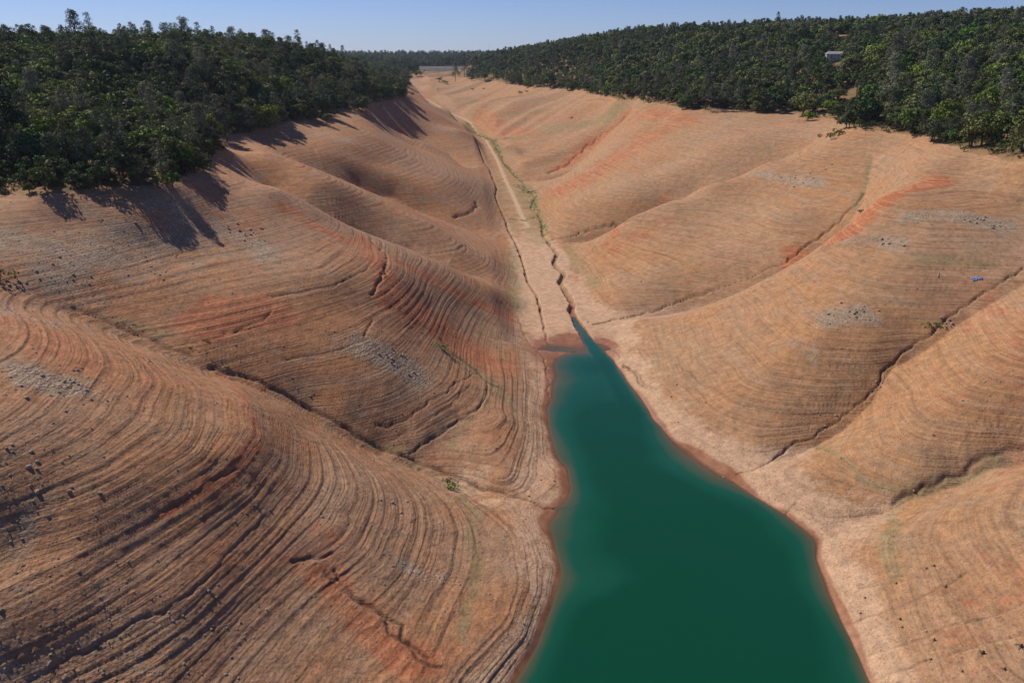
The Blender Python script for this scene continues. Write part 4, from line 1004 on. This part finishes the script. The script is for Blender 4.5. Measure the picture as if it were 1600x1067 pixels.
# ------------------------------------------------------------------ rocks
def rock_mesh(seed, sub=2):
    r = np.random.default_rng(seed); bm = bmesh.new(); bmesh.ops.create_icosphere(bm, subdivisions=sub, radius=1)
    ax = r.normal(0, 1, (7, 3)); ax /= np.linalg.norm(ax, axis=1)[:, None]; cut = r.uniform(.55, .95, 7)
    for v in bm.verts:
        p = np.array(v.co)
        for a, c in zip(ax, cut):
            d = p @ a
            if d > c: p = p - a * (d - c)
        v.co = p * [1.15, .9, .7]
    me = bpy.data.meshes.new('rock'); bm.to_mesh(me); bm.free(); me.materials.append(M_ROCK); return me
ROCKS = [rock_mesh(500 + i) for i in range(4)]
CL = [((85,590),9,22,'dark outcrop boulder in the rock cluster on the near left spur'),((95,430),5,10,'grey boulder in the upper left rock scatter'),((250,425),3,6,'pale boulder in the small pile on the left slope'),((380,365),5,12,'grey boulder in the stones below the left wood'),
 ((610,560),5,16,'grey boulder in the stone band of the second left spur'),((1320,490),5,18,'grey boulder in the rock pile on the right spur'),((1535,345),6,16,'dark boulder in the outcrop high on the right slope'),((1400,378),4,8,'grey boulder in the small ring of stones right of the red slope'),
 ((1250,275),8,14,'dark boulder in the wide rock band of the right hill'),((1295,655),2.5,6,'pale boulder in the right gully bed'),((1370,600),2,6,'grey boulder lodged at the bend of the right gully'),((1480,505),1.6,5,'pale boulder in the upper right gully'),
 ((30,760),6,10,'small grey boulder at the lower left edge'),((200,330),8,10,'boulder on the slope below the left wood'),((600,780),3,5,'boulder among the rings of the near left spur'),((90,1020),2,3,'dark boulder near the bottom left corner')]
for (uv, rad, n, lb) in CL:
    c = lq(*uv)
    for k_ in range(n):
        x, y = c[0] + rng.normal(0, rad), c[1] + rng.normal(0, rad * .8); s = rng.uniform(.25, .62) * (1 + .4 * (np.hypot(x, y) > 330))
        o = put('boulder', ROCKS[k_ % 4], lb, 'boulder', lb.replace('boulder in', 'boulders in').replace('boulder ', 'boulders '), loc=(x, y, float(hq(x, y)) + s * .15), rot=(rng.uniform(-.4, .4), rng.uniform(-.4, .4), rng.uniform(0, 6.28)), sc=s)
# loose stones everywhere: stuff
def stones():
    n = 60000; r = rng.uniform(95, 430, n) ** 1.0; a = rng.uniform(-.72, .72, n); x = r * np.sin(a); y = r * np.cos(a); z = hq(x, y)
    fi = np.interp(np.hypot(x, y), rr, np.arange(len(rr))).astype(int); fj = np.interp(np.arctan2(x, y), az, np.arange(len(az))).astype(int)
    dens = .10 + .9 * ROCKM[fi, fj] + .25 * (fbm(x / 9, y / 9, 2, 171) > .25)
    k = (z > .8) & (z < 80) & (rng.random(n) < dens * np.where(z < 6, .3, 1)); m_ = k.sum()
    protos = []
    for i in range(3):
        o = bpy.data.objects.new('stone_kind_%d' % i, rock_mesh(520 + i, 1)); protos.append(o)
    stuff_instances('loose_stones', np.stack([x[k], y[k], z[k]], -1), rng.uniform(0, 6.28, m_), rng.gamma(2.0, .055, m_) + .07, rng.integers(0, 3, m_), protos, 'small stones strewn over the bare eroded slopes', 'stones')
stones()

# ------------------------------------------------------------------ stumps, logs, snags
def stump_mesh(seed):
    r = np.random.default_rng(seed); V, F = [], []
    tube(V, F, [(0, 0, -.3), (.02, 0, .15), (.05, .03, .55 + r.uniform(0, .4))], [.42, .28, .20], 7)
    for k in range(7):
        a = k * .9 + r.uniform(-.3, .3); L = r.uniform(.7, 1.5)
        tube(V, F, [(0, 0, .18), (math.cos(a)*L*.5, math.sin(a)*L*.5, .12), (math.cos(a+.3)*L, math.sin(a+.3)*L, -.15)], [.14, .09, .03], 4)
    return wood_mesh('tree_stump', V, F, M_STUMP)
M_STUMP = plain_mat('dark_weathered_stump', (.075, .055, .045))
ST = [(1352,934),(1345,958),(1407,967),(1410,980),(1460,1000),(1536,1020),(1455,1030),(1504,1049),(1570,1045),(1596,1010),(1448,888),(1460,884),(1401,911),(1478,917),(1318,999),(1103,629),(1049,620),(1058,601),(1142,755),(1459,680),(1322,997),(918,503),(1002,440),(1060,660)]
SM_ = [stump_mesh(600 + i) for i in range(3)]
for k_, (u, v) in enumerate(ST):
    p = lq(u, v); big = k_ in (5, 9)
    lb = ('big spreading rooted stump at the lower right corner' if big else 'small dark stump on the bare soil of the lower right spur') if v > 860 else 'small dark stump on the lower slope of the middle right spur'
    put('tree_stump', SM_[k_ % 3], lb, 'stump', 'stumps on the lower right spur' if v > 860 else 'stumps on the middle right spur', loc=(p[0], p[1], p[2] + .02), rot=(0, 0, rng.uniform(0, 6.28)), sc=1.0 if big else rng.uniform(.45, .7))
def snag(name, pts, r0, label, cat, mat=None, twigs=6, seed=1):
    r = np.random.default_rng(seed); P = [Vector(p) for p in pts]; c = P[0].copy(); V, F = [], []
    P = [p - c for p in P]; n = len(P); tube(V, F, P, list(np.linspace(r0, r0 * .3, n)), 6)
    for k in range(twigs):
        t = r.uniform(.3, .95) * (n - 1); i = int(t); b = P[i].lerp(P[min(i+1, n-1)], t - i); L = (P[-1] - P[0]).length * r.uniform(.12, .25)
        d = Vector((r.normal(), r.normal(), abs(r.normal()) * .8)).normalized() * L; tube(V, F, [b, b + d * .5, b + d + Vector((0, 0, L * .1))], [r0 * .3, r0 * .2, r0 * .08], 4)
    put(name, wood_mesh(name, V, F, mat or M_DEAD), label, cat, loc=c)
def onground(uv, dz=.35): p = lq(*uv); return (p[0], p[1], p[2] + dz)
snag('fallen_tree', [onground((233,284)), onground((250,293)), onground((262,302)), onground((275,318))], .26, 'long bleached fallen tree sliding down from the left wood edge', 'fallen tree', twigs=9, seed=3)
snag('fallen_tree', [onground((208,292)), onground((216,303))], .16, 'short pale fallen tree left of the long bleached one', 'fallen tree', twigs=5, seed=4)
snag('fallen_tree', [onground((283,276)), onground((296,285))], .15, 'thin grey fallen tree right of the long bleached one', 'fallen tree', twigs=4, seed=5)
snag('fallen_log', [onground((825,301.5), .5), onground((838,299), .5)], .42, 'dark log lying across the grassy creek', 'log', M_STUMP, 2, 6)
snag('fallen_log', [onground((847,368), .3), onground((853,367), .3)], .3, 'short pale log in the creek bed', 'log', M_DEAD, 1, 7)
snag('fallen_log', [onground((592,172), .3), onground((598,163), .3)], .3, 'dark root wad on the far left slope', 'log', M_STUMP, 6, 8)
snag('driftwood', [onground((1465,434)), onground((1467,426))], .14, 'white driftwood stick above the right gully', 'driftwood', twigs=1, seed=9)
snag('driftwood', [onground((898,534), .15), onground((904,528), .15)], .09, 'thin branch on the wet mud at the head of the lake', 'driftwood', twigs=3, seed=10)
snag('driftwood', [onground((975,572), .3), onground((986,578), .3)], .12, 'dark branch on the bank right of the narrow channel', 'driftwood', M_STUMP, 4, 11)
def standing_dead(u, v, h, label, seed):
    p = lq(u, v); snag('dead_tree', [(p[0], p[1], p[2] - .3), (p[0] + .2, p[1], p[2] + h * .5), (p[0] + .5, p[1] + .1, p[2] + h)], .16, label, 'dead tree', twigs=16, seed=seed)
standing_dead(1247, 193, 9, 'bare grey dead tree on the dry grass below the right wood', 21)
standing_dead(1274, 186, 5, 'smaller white dead tree near the vivid green bush', 22)
standing_dead(1395, 190, 8, 'dead grey tree in front of the dark oaks at the right treeline', 23)
for u, v, lb in ((758,217,'white stone beside the upper creek crossing'),(1116,752,'pale stone at the wet shore of the right bank'),(1130,746,'pale stone near the mouth of the right gully'),(1428,767,'pale flat stone in the right hand gully'),(826,775,'small pale stone on the left shore mud'),(845,750,'pale stone on the red mud of the left shore'),(1264,840,'pale stone at the right shore bend'),(1225,806,'pale stone on the right shore'),(862,596,'white stone under the left bank scarp'),(1447,986,'long grey stone on the lower right slope')):
    p = lq(u, v); put('stone', ROCKS[len(lb) % 4], lb, 'stone', loc=(p[0], p[1], p[2] + .1), rot=(0, 0, u), sc=.4 if v > 250 else 1.0).active_material_index
def tarp():
    p = lq(1526, 436); V, F = [], []; r = np.random.default_rng(5)
    n = 9
    for j in range(5):
        for i in range(n):
            x = (i - 4) * .55; y = (j - 2) * .5; g_ = float(hq(p[0] + x, p[1] + y)); V.append((x, y, g_ - p[2] + .1 + .22 * r.random()))
    for j in range(4):
        for i in range(n - 1):
            if r.random() < .8: F.append((j*n+i, j*n+i+1, (j+1)*n+i+1, (j+1)*n+i))
    me = wood_mesh('tarp', V, F, plain_mat('faded_blue_plastic', (.16, .19, .36), .5)); o = put('tarp', me, 'crumpled blue tarp lying on the right slope', 'tarp', loc=tuple(p))
    s = o.modifiers.new('thick', 'SOLIDIFY'); s.thickness = .03
tarp()

# ------------------------------------------------------------------ houses
ROOF = {'grey': (.24, .24, .27), 'rust': (.40, .17, .09), 'terracotta': (.38, .16, .10), 'blue': (.11, .15, .25), 'white': (.75, .75, .73), 'pink': (.48, .33, .27), 'tan': (.30, .25, .23)}
RM = {k_: plain_mat('roofing_' + k_, v_, .7, .12, .8) for k_, v_ in ROOF.items()}
M_WALL = plain_mat('painted_render', (.46, .45, .43), .8, .08, .5); M_WALL2 = plain_mat('pinkish_render', (.45, .30, .24), .8, .1, .5)
M_GLASS = plain_mat('dark_window_glass', (.03, .035, .045), .15, .1, 1, .6); M_TRIM = plain_mat('window_trim', (.7, .7, .68), .6, .05)
def boxm(name, lo, hi, mat, bevel=0.0):
    bm = bmesh.new(); bmesh.ops.create_cube(bm, size=1)
    for v in bm.verts: v.co = [lo[i] + (hi[i] - lo[i]) * (v.co[i] + .5) for i in range(3)]
    if bevel: bmesh.ops.bevel(bm, geom=bm.edges[:], offset=bevel, segments=1, affect='EDGES')
    me = bpy.data.meshes.new(name); bm.to_mesh(me); bm.free(); me.materials.append(mat); return me
def house(p, h):
    u, v, w, d, ht, turn, rk, lb = h
    ang = math.atan2(-p[0], -p[1]) ; rz = -ang + math.pi + turn
    e = bpy.data.objects.new('house' if 'shed' not in lb else 'shed', None); COL.objects.link(e); e.location = (p[0], p[1], p[2] + .6); e.rotation_euler = (0, 0, rz); e['label'] = lb; e['category'] = 'shed' if 'shed' in lb else 'house'
    put('foundation', boxm('foundation', (-w/2+.1, -d/2+.1, -4), (w/2-.1, d/2-.1, .02), M_WALL2), parent=e)
    put('wall', boxm('wall', (-w/2, -d/2, 0), (w/2, d/2, ht), M_WALL2 if 'pink' in lb else M_WALL), parent=e)
    rise = .5 if ('flat' in lb or 'shed' in lb or 'long' in lb) else 2.6 if rk == 'grey' else 1.7
    o_ = .6; z0 = ht + .003; hip = d * .5 if 'hipped' in lb or rk in ('grey', 'tan') else 0
    V = [(-w/2-o_, -d/2-o_, z0), (w/2+o_, -d/2-o_, z0), (w/2+o_, d/2+o_, z0), (-w/2-o_, d/2+o_, z0), (-w/2-o_+hip*.4, 0, z0+rise), (w/2+o_-hip, 0, z0+rise)]
    V += [(a, b, c + .18) for a, b, c in V[:4]]; V[4] = (V[4][0], 0, z0 + rise + .18); V[5] = (V[5][0], 0, z0 + rise + .18)
    F_ = [(3, 2, 1, 0), (0, 1, 7, 6), (1, 2, 8, 7), (2, 3, 9, 8), (3, 0, 6, 9), (6, 7, 5, 4), (8, 9, 4, 5), (7, 8, 5), (9, 6, 4)]
    me = bpy.data.meshes.new('roof'); me.from_pydata(V, [], F_); me.materials.append(RM[rk]); roof = put('roof', me, parent=e)
    if rise > 1 and w > 12: put('chimney', boxm('chimney', (w*.2, .8, z0 + .4), (w*.2+.8, 1.6, z0+rise+1.0), M_WALL2), parent=roof)
    nw = max(2, int(w / 3.4)); floors = 2 if ht > 5 else 1
    for fl in range(floors):
        for k in range(nw):
            x = -w/2 + (k + .5) * w / nw; zc = (fl + .5) * ht / floors
            wn_ = put('window', boxm('window', (x-.75, -d/2-.06, zc-.6), (x+.75, -d/2+.02, zc+.6), M_TRIM), parent=e)
            put('pane', boxm('pane', (x-.64, -d/2-.09, zc-.5), (x+.64, -d/2-.062, zc+.5), M_GLASS), parent=wn_)
    dr = put('door', boxm('door', (w/2 + .002, -.5, .05), (w/2 + .07, .5, 2.1), M_TRIM), parent=e)
for p, h in zip(HP, HOUSES): house(p, h)
def pole_at(u, vb_, h, label, kind='utility_pole'):
    p = lq(u, vb_); V, F_ = [], []; e = bpy.data.objects.new(kind, None); COL.objects.link(e); e.location = p; e['label'] = label; e['category'] = kind.replace('_', ' ')
    tube(V, F_, [(0, 0, -1), (0, 0, h)], [.16, .11], 8); put('post', wood_mesh('post', V, F_, M_STUMP if kind != 'radio_mast' else M_DEAD), parent=e)
    for z in ((h - .6, h - 1.8) if kind == 'utility_pole' else (h * .5, h * .8)):
        put('crossarm' if kind == 'utility_pole' else 'antenna_arm', boxm('arm', (-1.2, .12, z), (1.2, .26, z + .14), M_STUMP), parent=e)
pole_at(1296, 82, 11, 'wooden utility pole beside the grey roofed house')
pm = skyground(765); pole_at(765, px(*pm)[1] + 1.0, 46, 'thin radio mast rising from the woods above the far valley', 'radio_mast')

# ------------------------------------------------------------------ the dam at the head of the valley
def dam():
    e = bpy.data.objects.new('rockfill_dam', None); COL.objects.link(e); a = np.array(at(640, 106, 92)); b = np.array(at(745, 106.5, 92))
    e.location = tuple((a + b) / 2 - [0, 0, 88]); e['label'] = 'grey rockfill dam closing the far end of the valley'; e['category'] = 'dam'
    L = np.hypot(*(b - a)[:2]) / 2 + 15; n = 60; V = []; F_ = []; r = np.random.default_rng(9)
    prof = [(-62, 60), (-40, 70), (-20, 82), (-5, 92), (5, 92), (45, 64)]
    for i in range(n + 1):
        x = -L + 2 * L * i / n
        for j, (y, z) in enumerate(prof): V.append((x, y + (r.normal(0, .5) if j < 3 else 0), z + (r.normal(0, .4) if j < 3 else 0)))
    m_ = len(prof)
    for i in range(n):
        for j in range(m_ - 1): F_.append((i*m_+j, (i+1)*m_+j, (i+1)*m_+j+1, i*m_+j+1))
    k = NT('grey_rockfill'); P = k.n('ShaderNodeNewGeometry').outputs['Position']; vor = k.n('ShaderNodeTexVoronoi', ins={'Vector': P, 'Scale': .16})
    k.set(k.b.inputs['Base Color'], k.mix(vor.outputs['Distance'], C4(.095, .088, .085), C4(.15, .135, .13))); k.b.inputs['Roughness'].default_value = .95
    put('embankment', wood_mesh('embankment', V, F_, k.m), parent=e)
    put('parapet', boxm('parapet', (-L, -4.4, 92.003), (L, -3.6, 93.1), plain_mat('parapet_concrete', (.26, .24, .21))), parent=e)
dam()

# ------------------------------------------------------------------ haze
hz_me = boxm('haze', (-9000, -400, -17), (9000, 12000, 330), M_SOIL); hz_me.materials.clear()
hk = bpy.data.materials.new('haze'); hk.use_nodes = True; ht_ = hk.node_tree; ht_.nodes.remove(ht_.nodes['Principled BSDF'])
pv = ht_.nodes.new('ShaderNodeVolumePrincipled'); pv.inputs['Color'].default_value = (.62, .78, 1.0, 1); pv.inputs['Density'].default_value = 2.6e-5; pv.inputs['Anisotropy'].default_value = .2
ht_.links.new(pv.outputs[0], ht_.nodes['Material Output'].inputs['Volume']); hz_me.materials.append(hk)
put('haze', hz_me, 'thin blue summer haze filling the valley air', 'haze', kind='stuff')
S.cycles.volume_bounces = 0
